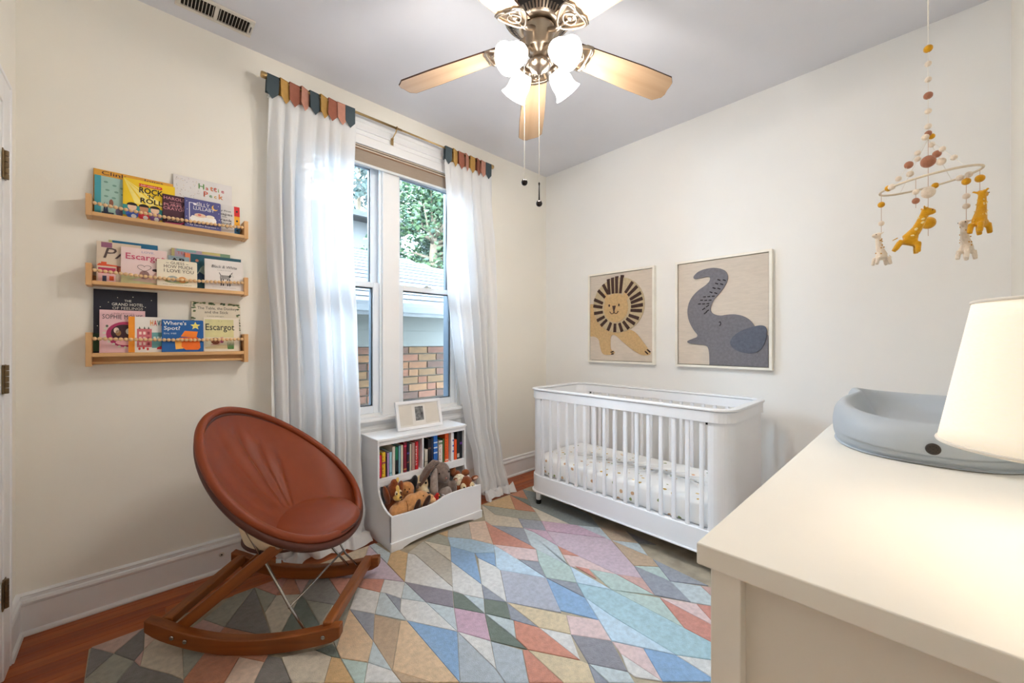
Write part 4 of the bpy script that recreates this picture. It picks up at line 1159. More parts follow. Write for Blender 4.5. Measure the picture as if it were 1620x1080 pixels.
# small red and green toys just showing between the puppy and the divider
r_ = toy('felt_parrot', 'small red and green felt toy wedged left of the bin divider', (-1.475, -0.385, 0.14))
m = MB(); m.ball((0, 0, 0.05), (0.022, 0.022, 0.03)); m.ball((0.006, -0.006, 0.078), (0.014, 0.014, 0.014)); blob(m, 'body', fur('felt_red', (196, 44, 40)), r_, 0.004, 4)
part_ball('wing', fur('felt_green', (84, 130, 96)), r_, (0.018, -0.012, 0.055), (0.007, 0.012, 0.022)); part_ball('beak', fur('felt_orange', (230, 140, 60)), r_, (0.01, -0.022, 0.076), (0.005, 0.007, 0.004))

for o_, k_ in ((d, 1.06), (b, 1.12), (p, 1.10), (w, 1.1), (g, 1.16), (f, 1.08)):
    o_.scale = (k_, k_, k_)

# ---------------------------------------------------------------- rocking chair
TEAK = wood('teak', (150, 84, 34), (104, 52, 18), 'x', 0.38, 30)
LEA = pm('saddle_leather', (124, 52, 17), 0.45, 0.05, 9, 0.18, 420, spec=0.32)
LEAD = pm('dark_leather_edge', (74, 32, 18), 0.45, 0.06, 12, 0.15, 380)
CANV = pm('cream_canvas', (222, 206, 176), 0.85, 0.05, 14, 0.3, 300)
STEEL = pm('steel_rod', (170, 168, 164), 0.22, 0.04, 40, metal=1.0)
CANG = math.radians(-42)
ch = thing('rocking_chair', 'brown leather bucket rocking chair on teak rockers, in front of the bookshelves', 'chair', (-2.373, -0.574, 0.013), (0, 0, CANG))
def rock_z(x): return (0.65 if x < 0 else 0.42) * x * x
for s in (-1, 1):
    top, bot = [], []
    for i in range(25):
        x = -0.365 + (0.345 + 0.365) * i / 24
        z = rock_z(x)
        e = min(1.0, (x + 0.365) / 0.04, (0.345 - x) / 0.03)
        bot.append((x, z + (1 - e) * 0.008)); top.append((x, z + 0.058 - (1 - e) * 0.006))
    rk = MB().prism(bot + top[::-1], s * 0.235 - 0.019, s * 0.235 + 0.019, 'y').build('rocker', TEAK, ch, bev=0.005, seg=3)
    k = MB()
    for x in (-0.262, -0.215, 0.285):
        k.lathe([(0.008, 0), (0.008, 0.003), (0.005, 0.004)], 12, T(x, s * (0.254), rock_z(x) + 0.03, rx=-s * PI / 2))
    k.build('bolt', STEEL, rk, True)
TEAKY = wood('teak_cross', (152, 88, 38), (108, 56, 20), 'y', 0.38, 30)
fx, fz = 0.292, rock_z(0.292) + 0.060
m = MB(); m.box(fx - 0.019, fx + 0.019, -0.235, 0.235, fz - 0.03, fz + 0.012); m.build('front_crossbar', TEAKY, ch, bev=0.008, seg=3)
rx_, rz_ = -0.312, rock_z(-0.312) + 0.045
m = MB(); m.box(rx_ - 0.02, rx_ + 0.02, -0.216, 0.216, rz_ - 0.018, rz_ + 0.018); m.build('rear_crossbar', TEAKY, ch, bev=0.006, seg=3)
for s in (-1, 1):
    a, c = Vector((-0.275, s * 0.205, 0.075)), Vector((0.104, s * 0.212, 0.387))
    L_ = (c - a).length; an = math.atan2(c.z - a.z, c.x - a.x)
    sh_ = []
    for i in range(17):
        q = PI / 2 + PI * i / 16; sh_.append((0.0 + 0.021 * math.cos(q), 0.021 * math.sin(q)))
    for i in range(17):
        q = -PI / 2 + PI * i / 16; sh_.append((L_ + 0.021 * math.cos(q), 0.021 * math.sin(q)))
    o = MB().prism(sh_, -0.017, 0.017, 'y').build('seat_beam', TEAK, ch, bev=0.005, seg=3)
    o.location = a; o.rotation_euler = (0, -an, 0)
    for x in (0.0, L_):
        k = MB(); k.lathe([(0.010, 0), (0.010, 0.003), (0.006, 0.0045)], 14, T(x, -0.0165, 0, rx=PI / 2)); k.lathe([(0.010, 0), (0.010, 0.003), (0.006, 0.0045)], 14, T(x, 0.0165, 0, rx=-PI / 2)); k.build('bolt', pm('bolt_pale', (190, 170, 150), 0.3, metal=0.8), o, True)
    # bent steel rod: rocker front, under the beam, up to the shell
    MB().tube([(0.200, s * 0.215, rock_z(0.2) + 0.05), (0.138, s * 0.205, 0.148), (0.045, s * 0.182, 0.285), (0.004, s * 0.176, 0.345), (-0.018, s * 0.200, 0.42), (-0.055, s * 0.240, 0.545)], 0.0052, 10).build('steel_rod', STEEL, ch, True)
    MB().tube([(0.244, s * 0.205, rock_z(0.244) + 0.05), (0.20, s * 0.18, 0.145), (0.150, s * 0.15, 0.275)] if s > 0 else [(0.215, s * 0.19, rock_z(0.2) + 0.06), (0.18, s * 0.175, 0.16), (0.150, s * 0.15, 0.275)], 0.0045, 10).build('front_strut', STEEL, ch, True) if s > 0 else None
MB().tube([(0.138, -0.211, 0.148), (0.197, 0.165, 0.168)], 0.0045, 10).build('brace_rod', STEEL, ch, True)
m = MB(); m.box(0.055, 0.075, -0.150, -0.147, 0.285, 0.302); m.build('care_tag', pm('tag_white', (214, 224, 228), 0.5), ch)

th, A_, B_, e_, s_ = 0.723, 0.376, 0.368, 0.134, 0.006
C0 = Vector((0.012, 0.001, 0.612)); K0 = Vector((0.085, 0, 0.362)); K1 = Vector((0.045, 0, 0.340))
U_ = Vector((math.cos(th), 0, -math.sin(th))); Nn = Vector((math.sin(th), 0, math.cos(th)))
R2 = Matrix.Rotation(0.028, 3, 'Z')
def rim(t, k=1.0):
    return C0 + R2 @ (U_ * (A_ * k * math.cos(t)) + Vector((0, 1, 0)) * (B_ * k * math.sin(t) * (1 + e_ * math.cos(t))) + Nn * (s_ * math.cos(2 * t)))
def bowl(t, s, K, k=1.0, b=0.45):
    c = (1 - b) * (1 - s) + b * math.cos(s * PI / 2)
    d = (1 - b) * s + b * math.sin(s * PI / 2)
    return C0 + (rim(t, k) - C0) * c + (K - C0) * d
def crease(t, s):
    # long soft folds of the loose leather back, running from the top edge to the seat
    d = 0
    for t0, wdt, amp, s0, s1 in ((3.22, 0.11, 0.012, .06, .80), (2.86, 0.10, 0.014, .14, .85), (2.55, 0.09, 0.012, .28, .85), (3.9, 0.14, 0.006, .2, .8)):
        wdt *= 1.35
        g = 0.85 * math.exp(-((t - t0 - 0.12 * (s - .5)) / wdt) ** 2) - 0.5 * math.exp(-((t - t0 - 0.19 - 0.12 * (s - .5)) / wdt) ** 2)
        w_ = max(0.0, min(1.0, (s - s0) / 0.2)) * max(0.0, min(1.0, (s1 - s) / 0.2))
        d += 1.5 * amp * g * w_
    return d
NT = 144
m = MB(); m.grid(lambda u, v: tuple(bowl(2 * PI * u, v * 0.985, K0, 0.975, 0.55) + Nn * crease(2 * PI * u, v)), NT, 44, True)
m.build('bucket_lining', LEA, ch, True)
m = MB(); m.tube([rim(2 * PI * i / NT, 0.985) for i in range(NT)], 0.016, 12, True); m.build('rim_roll', LEA, ch, True)
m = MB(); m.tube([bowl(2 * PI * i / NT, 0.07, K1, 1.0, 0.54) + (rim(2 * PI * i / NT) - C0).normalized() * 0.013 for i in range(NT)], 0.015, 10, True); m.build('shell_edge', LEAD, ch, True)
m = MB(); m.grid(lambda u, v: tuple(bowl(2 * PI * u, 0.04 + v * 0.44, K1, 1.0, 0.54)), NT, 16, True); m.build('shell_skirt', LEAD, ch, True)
def under(u, v):
    t = 2 * PI * u
    a = bowl(t, 0.46, K1, 1.0, 0.54)
    b = Vector((0.036, 0, 0.342)) + Vector((math.cos(t) * 0.170, math.sin(t) * 0.170, 0))
    if v < 0.8:
        q = v / 0.8
        p = a.lerp(b, q); p += (p - Vector((0.036, 0, p.z))).normalized() * 0.012 * math.sin(q * PI)
        return tuple(p)
    q = (v - 0.8) / 0.2
    return (0.036 + math.cos(t) * 0.170 * (1 - q * 0.96), math.sin(t) * 0.170 * (1 - q * 0.96), 0.342)
m = MB(); m.grid(under, 96, 20, True); m.build('canvas_underside', CANV, ch, True)
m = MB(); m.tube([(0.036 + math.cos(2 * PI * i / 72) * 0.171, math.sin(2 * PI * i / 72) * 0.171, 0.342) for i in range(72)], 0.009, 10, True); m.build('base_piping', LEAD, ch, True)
cu = MB()
prof = [(0.0, 0.020), (0.45, 0.019), (0.78, 0.014), (0.93, 0.006), (1.0, -0.010), (0.97, -0.028), (0.8, -0.036), (0.0, -0.04)]
def cush(u, v):
    t = 2 * PI * u
    k = v * (len(prof) - 1); i = min(int(k), len(prof) - 2); f_ = k - i
    r = max(0.004, prof[i][0] * (1 - f_) + prof[i + 1][0] * f_); z = prof[i][1] * (1 - f_) + prof[i + 1][1] * f_
    x = math.cos(t) * r * 0.195; y = -0.010 + math.sin(t) * r * 0.206 * (1 + 0.05 * math.cos(t))
    return (0.126 + x, y, 0.410 - 0.06 * x + z)
cu.grid(cush, 72, 28, True); cu.build('seat_cushion', LEA, ch, True)
m = MB(); m.tube([Vector(cush(i / 72, 4 / 7)) + Vector((0, 0, -0.004)) for i in range(72)], 0.0035, 8, True); m.build('cushion_piping', LEAD, ch, True)
# ---------------------------------------------------------------- curtain rod, curtains, blind
BRASS = pm('brass', (190, 160, 112), 0.32, 0.06, 40, metal=1.0)
RY, RZ = -0.100, 2.573
rod = thing('curtain_rod', 'slim brass curtain rod across the top of the window', 'rod', (-1.557, RY, RZ))
m = MB(); m.lathe([(0.0075, -0.77), (0.0075, 0.0)], 14, T(0, 0, 0, ry=PI / 2)); m.build('outer_tube', BRASS, rod, True)
m = MB(); m.lathe([(0.006, 0), (0.006, 0.77)], 14, T(0, 0, 0, ry=PI / 2)); m.build('inner_tube', BRASS, rod, True)
for s in (-1, 1):
    m = MB(); m.lathe([(0.011, 0), (0.012, 0.006), (0.0165, 0.010), (0.0165, 0.034), (0.013, 0.038)], 18, T(s * 0.765, 0, 0, ry=s * PI / 2)); m.build('finial', BRASS, rod, True)
for x in (-0.64, -0.035, 0.70):
    m = MB(); m.box(x - 0.007, x + 0.007, 0.05, 0.0995, -0.05, -0.044); m.tube([(x, 0.0, -0.009), (x, 0.012, -0.022), (x, 0.045, -0.038), (x, 0.072, -0.052)], 0.004, 8)
    m.tube([(x, -0.011 * math.cos(a), -0.011 * math.sin(a)) for a in [PI * (0.0 + i / 10) for i in range(11)]], 0.0035, 8)
    m.box(x - 0.010, x + 0.010, 0.062, 0.0645 if abs(x) < .1 else 0.099, -0.088, -0.046)
    m.build('bracket', BRASS, rod, bev=0.001)
    k = MB(); k.tube([(x, 0.0105 * math.cos(a), 0.0105 * math.sin(a)) for a in [2 * PI * i / 20 for i in range(20)]], 0.003, 8, True); k.build('bracket_ring', BRASS, rod, True)
CLOTH = bpy.data.materials.new('sheer_linen'); CLOTH.use_nodes = True
cn = CLOTH.node_tree; cn.nodes.remove(cn.nodes['Principled BSDF'])
df = cn.nodes.new('ShaderNodeBsdfDiffuse'); tl = cn.nodes.new('ShaderNodeBsdfTranslucent'); tp = cn.nodes.new('ShaderNodeBsdfTransparent')
tc = cn.nodes.new('ShaderNodeTexCoord'); mp = cn.nodes.new('ShaderNodeMapping'); mp.inputs['Scale'].default_value = (260, 260, 9)
nz = cn.nodes.new('ShaderNodeTexNoise'); nz.inputs['Scale'].default_value = 1.0
rp = cn.nodes.new('ShaderNodeValToRGB'); rp.color_ramp.elements[0].color = lin((240, 239, 237)); rp.color_ramp.elements[1].color = lin((252, 251, 250))
cn.links.new(tc.outputs['Object'], mp.inputs[0]); cn.links.new(mp.outputs[0], nz.inputs['Vector']); cn.links.new(nz.outputs['Fac'], rp.inputs[0])
cn.links.new(rp.outputs[0], df.inputs['Color']); tl.inputs['Color'].default_value = lin((226, 232, 240))
m1 = cn.nodes.new('ShaderNodeMixShader'); m1.inputs[0].default_value = 0.32
m2 = cn.nodes.new('ShaderNodeMixShader'); m2.inputs[0].default_value = 0.02
cn.links.new(df.outputs[0], m1.inputs[1]); cn.links.new(tl.outputs[0], m1.inputs[2]); cn.links.new(m1.outputs[0], m2.inputs[1]); cn.links.new(tp.outputs[0], m2.inputs[2])
cn.links.new(m2.outputs[0], cn.nodes['Material Output'].inputs['Surface'])
TABC = dict(s=pm('tab_slate', (72, 84, 90), 0.9, 0.06, 40, 0.3, 300), m=pm('tab_mustard', (190, 148, 82), 0.9, 0.06, 40, 0.3, 300), r=pm('tab_rust', (158, 98, 78), 0.9, 0.06, 40, 0.3, 300), p=pm('tab_pink', (198, 142, 122), 0.9, 0.06, 40, 0.3, 300))
def lerp_t(tbl, z):
    for (z0, a), (z1, b) in zip(tbl, tbl[1:]):
        if z <= z0 and z >= z1:
            f = (z0 - z) / (z0 - z1); return a + (b - a) * f
    return tbl[-1][1] if z < tbl[-1][0] else tbl[0][1]
def curtain(label, xl, xr, folds, phase, pool, tabs, seed, ydrop):
    t = thing('sheer_curtain', label, 'curtain', ((xl[0][1] + xr[0][1]) / 2, RY, 0), (0, 0, 0), 'sheer curtains at the window')
    ox = (xl[0][1] + xr[0][1]) / 2
    ZT = 2.492
    def fn(u, v):
        z = ZT - v * (ZT - 0.02) / 0.955 if v < 0.955 else 0.02
        z = max(z, 0.02)
        on = max(0.0, (v - 0.955) / 0.045)
        a, b = lerp_t(xl, z), lerp_t(xr, z)
        uu = u + 0.025 * math.sin(2 * PI * u * 2 + phase)
        x = a + (b - a) * uu
        low = max(0.0, min(1.0, (0.9 - z) / 0.9))
        amp = 0.005 + 0.034 * min(1, (ZT - z) / 0.5)
        ph = 2 * PI * folds * (u + 0.03 * math.sin(3.1 * z + seed)) + phase
        y = amp * (0.35 + 0.65 * min(1.0, z / 0.35)) * (1 - 0.7 * on) * (math.sin(ph) + 0.32 * math.sin(2.3 * ph + 1.7 * z + seed) * min(1, (ZT - z) / 0.6))
        x += 0.006 * math.cos(ph) 
        y += lerp_t(ydrop, z)
        nz_ = noise.noise(Vector((x * 9, z * 7, seed)))
        y += 0.012 * nz_ * (0.3 + low)
        if z < 0.22:
            q = (0.22 - z) / 0.2
            y += 0.03 * noise.noise(Vector((u * 9, z * 22, seed + 4))) * q
            x += 0.025 * noise.noise(Vector((u * 8, z * 20, seed + 9))) * q
        zz = z
        # drooping top edge between the tabs
        if v < 0.02:
            pass
        if on > 0:
            y -= pool * on * (0.85 + 0.22 * math.sin(u * 7 + seed) + 0.1 * math.sin(u * 17))
            zz = 0.016 + 0.03 * abs(noise.noise(Vector((u * 10, on * 3, seed)))) * (1 - on) + 0.055 * math.sin(on * PI) * (0.45 + 0.55 * math.sin(u * 14 + seed) ** 2)
            x += 0.012 * math.sin(on * 5 + u * 7) * on
        return (x - ox, min(y, 0.062), zz)
    def fn2(u, v):
        v2 = v * 0.93 if v < 0.85 else 0.7905 + (v - 0.85) / 0.15 * 0.2095
        return fn(u, v2)
    cl = MB().grid(fn2, 150, 110).build('cloth', CLOTH, t, True)
    n = len(tabs)
    for i, k in enumerate(tabs):
        xc = xl[0][1] + (xr[0][1] - xl[0][1]) * ((i + 0.5) / n) * 0.985 + 0.004
        if seed > 5 and i == n - 1: xc = -0.813
        w = 0.029 if i in (0, n - 1) else 0.0275
        hgt = 0.117
        mb = MB()
        yf = -0.0135; ov = [(-w, 0.006), (w, 0.006), (w, -hgt + 0.035), (0, -hgt), (-w, -hgt + 0.035)]
        mb.prism(ov, yf - 0.0025, yf, 'y'); mb.prism([(-w, 0.006), (w, 0.006), (w, -0.085), (-w, -0.085)], 0.0095, 0.012, 'y'); mb.box(-w, w, yf - 0.0025, 0.012, 0.0075, 0.010)
        q = mb.build('tab', TABC[k], t, bev=0.001)
        q.location = (xc - ox, 0, RZ); q.rotation_euler = (0, 0.05 * math.sin(i * 2.1 + seed), [0, .75, .3, .95, .35, .85, .3, .15, 0][i % 9] * (1 if i not in (0, n - 1) else 0) * 0.55)
    return t
curtain('white sheer curtain on the left of the window, behind the rocking chair',
        [(2.5, -2.335), (0.4, -2.325), (0.0, -2.31)], [(2.5, -1.872), (1.5, -1.868), (0.9, -1.862), (0.4, -1.845), (0.15, -1.838), (0, -1.845)], 6.0, 0.6, 0.13, 'smrpsmrps', 2.0,
        [(2.5, 0.0), (0.9, -0.01), (0.45, -0.03), (0.15, -0.085), (0.0, -0.06)])
curtain('white sheer curtain on the right of the window, its hem swept toward the corner',
        [(2.5, -1.222), (1.46, -1.165), (1.1, -1.12), (0.7, -1.05), (0.35, -1.005), (0.0, -0.985)], [(2.5, -0.782), (1.5, -0.765), (0.9, -0.755), (0.5, -0.758), (0.25, -0.735), (0.0, -0.70)], 4.6, 2.2, 0.09, 'smrpmrps', 7.0,
        [(2.5, 0.0), (0.9, -0.008), (0.5, -0.03), (0.2, -0.085), (0.0, -0.125)])
rb = thing('roller_blind', 'rolled up beige window blind under the head of the window', 'blind', (-1.583, -0.015, 2.30))
BLF = pm('blind_beige', (156, 140, 124), 0.8, 0.04, 20, 0.2, 200, stretch=(1, 1, 6))
m = MB(); m.box(-0.572, 0.572, -0.007, 0.0, 0.014, 0.092); m.build('fabric', BLF, rb)
for z, c, d_ in ((0.094, (150, 112, 84), 0.008), (0.102, (226, 214, 196), 0.010), (0.110, (96, 80, 68), 0.007), (0.116, (206, 192, 172), 0.010), (0.1225, (60, 60, 62), 0.006)):
    m = MB(); m.box(-0.572, 0.572, -d_, 0.002, z, z + 0.006); m.build('fabric_fold', pm('blind_%d_%d_%d' % c, c, 0.8), rb, bev=0.001)
m = MB(); m.box(-0.572, 0.572, -0.010, 0.002, 0.0, 0.016); m.build('bottom_bar', pm('blind_bar', (220, 222, 222), 0.4), rb, bev=0.003)

# ---------------------------------------------------------------- book ledges on the wall
LEDGE = wood('beech', (222, 180, 128), (204, 156, 104), 'x', 0.45, 22)
LEDGEV = wood('beech_upright', (220, 176, 124), (200, 152, 100), 'z', 0.45, 22)
BEAD = wood('bead_wood', (232, 198, 152), (214, 172, 122), 'x', 0.4, 90)
beadm = MB().ball((0, 0, 0), 0.0078, 12, 8).mesh('bead', BEAD, True)
def ledge(label, z0, zt, board, rail, bz):
    t = thing('book_ledge', label, 'shelf', (-2.6985, 0, z0), (0, 0, 0), 'wooden book ledges on the wall')
    h, w = zt - z0, 0.2855
    for s in (-1, 1):
        m = MB(); m.box(s * w - (0.018 if s > 0 else 0), s * w + (0 if s > 0 else 0.018), -0.092, 0, 0, h); m.build('side_panel', LEDGEV, t, bev=0.0015)
    b = board - z0
    m = MB(); m.box(-w + 0.018, w - 0.018, -0.090, 0, b - 0.016, b); m.build('ledge_board', LEDGE, t, bev=0.0015)
    m = MB(); m.box(-w + 0.018, w - 0.018, -0.012, 0, b - 0.05 if rail else b, b if rail else b + 0.03); m.build('wall_batten', LEDGE, t, bev=0.001)
    if rail:
        m = MB(); m.lathe([(0.0062, -w + 0.018), (0.0062, w - 0.018)], 12, T(0, -0.074, 0.014, ry=PI / 2)); m.build('lower_rail', LEDGE, t, True)
    L = 2 * w - 0.036
    n = 34; zz = bz - z0
    sag = lambda q: -0.012 * math.sin(q * PI) * (0.4 if rail else 1.0)
    pts = []
    for i in range(n):
        q = (i + 0.5) / n
        p = (-w + 0.018 + L * q, -0.084, zz + sag(q)); pts.append(p)
        share('bead', beadm, t, p)
    m = MB(); m.tube([(-w + 0.016, -0.084, zz)] + pts + [(w - 0.016, -0.084, zz)], 0.0012, 5); m.build('cord', pm('cord_brown', (110, 80, 56), 0.9), t)
    return t
ledge('top wooden book ledge with a bead guard, holding the yellow music book', 1.702, 1.792, 1.720, False, 1.758)
ledge('middle wooden book ledge with a bead guard, holding the pink snail book', 1.411, 1.503, 1.431, False, 1.476)
ledge('bottom wooden book ledge with a bead guard and a rod below, holding the blue book', 1.070, 1.213, 1.126, True, 1.187)

def cover_book(name, label, x, w, h, z, yfront, col, group, lean=5.0, th=0.007, spine=None, round_=False):
    """a picture book leaning back on a ledge, cover outward; local x from 0 to w, z up, cover on y=0 facing -y"""
    t = thing(name, label, 'book', (x, yfront, z + 0.0005), (math.radians(-lean), 0, 0), group)
    cm = pm('cover_%d_%d_%d' % col, col, 0.4, 0.04, 12)
    c = 0.006 if round_ else 0.0
    def slab(y0, y1, ins):
        if round_:
            p = []
            for cx_, cz_, a0 in ((w - c - ins, c + ins, -PI / 2), (w - c - ins, h - c - ins, 0)):
                for i in range(6):
                    a = a0 + PI / 2 * i / 5
                    p.append((cx_ + c * math.cos(a), cz_ + c * math.sin(a)))
            p += [(0, h - ins), (0, ins)]
            return MB().prism(p, y0, y1, 'y')
        return MB().box(0, w - ins, y0, y1, ins, h - ins)
    slab(0, 0.0016, 0).build('front_cover', cm, t)
    slab(th - 0.0016, th, 0).build('back_cover', cm, t)
    MB().box(0, 0.0015, 0.0, th, 0, h).build('spine', pm('cover_%d_%d_%d' % (spine or col), spine or col, 0.4, 0.04, 12), t)
    MB().box(0.0015, w - 0.003, 0.0016, th - 0.0016, 0.003, h - 0.003).build('pages', pm('paper', (226, 218, 200)), t)
    t['w'] = w; t['h'] = h
    return t
_LY = [0]
def art(t, name, col, poly, lvl=1, ell=False):
    """a flat printed shape on a cover; poly in fractions of the cover"""
    w, h = t['w'], t['h']
    y = -0.00025 * lvl
    MB().prism([(a * w, b * h) for a, b in poly], y, y + 0.0002, 'y').build(name, pm('print_%d_%d_%d' % col, col, 0.5, 0.06, 30), t)
def disc(cx, cy, rx, ry, n=18, a0=0, a1=2 * PI):
    return [(cx + rx * math.cos(a0 + (a1 - a0) * i / (n if a1 - a0 > 6.2 else n - 1)), cy + ry * math.sin(a0 + (a1 - a0) * i / (n if a1 - a0 > 6.2 else n - 1))) for i in range(n)]
def rc(x0, y0, x1, y1): return [(x0, y0), (x1, y0), (x1, y1), (x0, y1)]
def ttl(t, s, col, cx, cy, hh, wid=None, lvl=4, shear=0.0, heavy=0.0, rot=0.0, name='title'):
    return text(s, name, pm('ink_%d_%d_%d' % col, col, 0.5), t, (cx * t['w'], -0.00025 * lvl - 0.0001, cy * t['h']), hh * t['h'], wid * t['w'] if wid else None, (PI / 2, -rot, 0), 'CENTER', shear, heavy)
def star(cx, cy, r, k=1.0, n=5, q=0.45):
    return [(cx + (r if i % 2 == 0 else r * q) * math.sin(PI * i / n) , cy + k * (r if i % 2 == 0 else r * q) * math.cos(PI * i / n)) for i in range(2 * n)]
G1, G2, G3 = 'picture books on the top ledge', 'picture books on the middle ledge', 'picture books on the bottom ledge'
Z1, Z2, Z3 = 1.720, 1.431, 1.126
INK = (34, 30, 34)
# top ledge
t = cover_book('picture_book', 'wide orange picture book at the back of the top ledge, mostly hidden', -2.965, 0.262, 0.206, Z1, -0.026, (226, 164, 62), G1, 4)
ttl(t, 'Clink', (60, 40, 60), 0.24, 0.90, 0.08, 0.30); ttl(t, 'Jones', (70, 50, 60), 0.74, 0.925, 0.06, 0.26)
t = cover_book('picture_book', 'pale teal picture book with little trees, at the left of the top ledge', -2.961, 0.098, 0.176, Z1, -0.040, (164, 198, 188), G1, 5, spine=(72, 160, 172))
art(t, 'spine_strip', (72, 160, 172), rc(0, 0, .2, 1))
for i, (a, b) in enumerate(((.35, .86), (.62, .80), (.86, .76), (.4, .66), (.68, .64), (.9, .6), (.36, .5), (.6, .48))): art(t, 'leaf_print', (118, 156, 142), disc(a, b, .07, .025, 10))
for a in (.27, .34): art(t, 'tree_print', (44, 56, 84), [(a, .1), (a + .09, .1), (a + .045, .36)])
art(t, 'fox_print', (150, 96, 76), disc(.52, .34, .07, .10, 12)); art(t, 'bush_print', (104, 96, 124), disc(.85, .14, .2, .13, 16)); art(t, 'ground_print', (44, 56, 84), rc(.22, .04, .6, .10))
t = cover_book('picture_book', 'bright yellow music picture book with three singers on the top ledge', -2.874, 0.176, 0.187, Z1, -0.055, (240, 202, 40), G1, 6)
for a0, a1, l in ((.12, .26, 1), (.34, .52, 1), (.62, .78, 1)): art(t, 'sunray', (246, 226, 130), [(.02, .98), (a0 + .1, .40), (a1 + .12, .40)], 1)
art(t, 'stage', (56, 150, 150), rc(0, .08, 1, .34), 1); art(t, 'foot_band', (196, 160, 40), rc(0, 0, 1, .09), 1)
art(t, 'banner', (210, 50, 40), [(.29, .85), (.73, .85), (.75, .885), (.73, .92), (.29, .92), (.31, .885)], 2)
ttl(t, 'BABY LEGENDS OF', (250, 236, 210), .52, .868, .032, .38)
ttl(t, 'ROCK', INK, .52, .69, .14, .46, heavy=.02, rot=-.03); ttl(t, "'N'", INK, .53, .585, .085, .15, heavy=.02); ttl(t, 'ROLL', INK, .53, .445, .12, .43, heavy=.02, rot=-.03)
for a, c, sh_c in ((.17, (236, 200, 172), (60, 100, 190)), (.39, (196, 140, 104), (200, 50, 60)), (.60, (236, 200, 172), (130, 90, 150))):
    art(t, 'jacket', sh_c, disc(a, .14, .12, .13, 16), 2); art(t, 'face', c, disc(a, .30, .085, .085, 16), 3); art(t, 'hair', (36, 26, 30), disc(a, .34, .10, .07, 14, 0, PI), 4); art(t, 'shirt', (240, 240, 236), disc(a + .03, .08, .05, .05, 12), 3)
t = cover_book('picture_book', 'small maroon picture book with pink lettering on the top ledge', -2.743, 0.090, 0.143, Z1, -0.065, (74, 40, 54), G1, 6)
for s, yv, hh, wd in (('HAROLD', .83, .10, .9), ('and the', .73, .045, .45), ('PURPLE', .61, .095, .9), ('CRAYON', .49, .095, .92)): ttl(t, s, (222, 150, 158), .5, yv, hh, wd)
for s, yv in (('Crockett', .21), ('Johnson', .12)): ttl(t, s, (226, 216, 206), .52, yv, .055, .66)
art(t, 'crayon_stroke', (206, 60, 120), [(.1, .055), (.7, .075), (.95, .2), (.97, .18), (.73, .045), (.1, .04)], 2)
t = cover_book('picture_book', 'indigo bedtime board book with a moon and a white bed on the top ledge', -2.665, 0.140, 0.143, Z1, -0.078, (88, 88, 142), G1, 6, 0.012, round_=True)
ttl(t, 'SILLY', (240, 236, 236), .50, .77, .12, .36); ttl(t, 'LULLABY', (240, 236, 236), .52, .63, .12, .58)
art(t, 'moon', (236, 186, 96), disc(.83, .80, .09, .10, 18), 2); art(t, 'moon_shade', (88, 88, 142), disc(.86, .83, .075, .085, 18), 3)
art(t, 'bed', (242, 238, 232), [(.14, .32), (.16, .26), (.24, .19), (.78, .19), (.86, .26), (.87, .34), (.84, .42), (.2, .42)], 2)
art(t, 'sleepers', (232, 196, 168), disc(.42, .45, .16, .07, 16), 3); art(t, 'sheep', (238, 226, 206), disc(.70, .45, .12, .06, 16), 3); art(t, 'blush', (214, 110, 110), disc(.40, .46, .05, .035, 10), 4)
for p0 in (rc(.12, .16, .14, .86), rc(.12, .84, .26, .86), rc(.14, .16, .16, .26)): art(t, 'bed_post', (236, 232, 240), p0, 2)
art(t, 'cloud_lamp', (236, 232, 240), disc(.28, .82, .05, .04, 12), 2)
for a, b in ((.06, .88), (.07, .6), (.05, .35), (.07, .12), (.93, .88), (.94, .62), (.95, .4), (.4, .9), (.62, .92), (.3, .63)): art(t, 'star', (230, 226, 240), disc(a, b, .012, .012, 6), 2)
ttl(t, '• by Sandra Boynton •', (238, 234, 240), .5, .07, .062, .84)
t = cover_book('picture_book', 'large white speckled picture book with rainbow lettering on the top ledge', -2.703, 0.232, 0.259, Z1, -0.028, (226, 222, 220), G1, 4)
for s, col, cx_, cy_ in (('H', (96, 150, 80), .46, .82), ('a', (200, 80, 60), .555, .82), ('t', (216, 120, 60), .635, .82), ('t', (200, 70, 60), .70, .82), ('i', (110, 160, 80), .755, .82), ('e', (190, 70, 90), .83, .82),
                         ('P', (206, 90, 60), .53, .685), ('e', (90, 140, 90), .62, .685), ('c', (210, 170, 70), .70, .685), ('k', (216, 130, 70), .79, .685)):
    ttl(t, s, col, cx_, cy_, .10 if s in 'HPktt' else .072, heavy=.015)
rs = random.Random(4)
for i in range(70):
    a, b = rs.uniform(.03, .42), rs.uniform(.38, .97)
    if a > .30 and b < .85 and rs.random() < .4: continue
    art(t, 'speck', rs.choice([(120, 118, 120), (150, 130, 120), (206, 170, 110), (170, 110, 110), (110, 130, 140)]), disc(a, b, .006, .006, 5))
t = cover_book('picture_book', 'white board book with red, yellow and blue edge blocks on the top ledge', -2.592, 0.150, 0.150, Z1, -0.050, (222, 218, 216), G1, 5, 0.012)
for z0, z1, c in ((.66, 1.0, (214, 36, 36)), (.34, .66, (240, 172, 40)), (0, .34, (40, 104, 150))): art(t, 'colour_block', c, rc(.84, z0, 1, z1), 1); art(t, 'block_hole', INK, disc(.92, (z0 + z1) / 2, .03, .035, 12), 2)
for s, yv, hh, wd in (('My First', .76, .055, .36), ('Shapes', .63, .085, .44), ('with', .56, .035, .14), ('Frank', .43, .085, .4), ('Lloyd', .32, .085, .36), ('Wright', .21, .085, .44)): ttl(t, s, INK, .57, yv, hh, wd, heavy=.01)
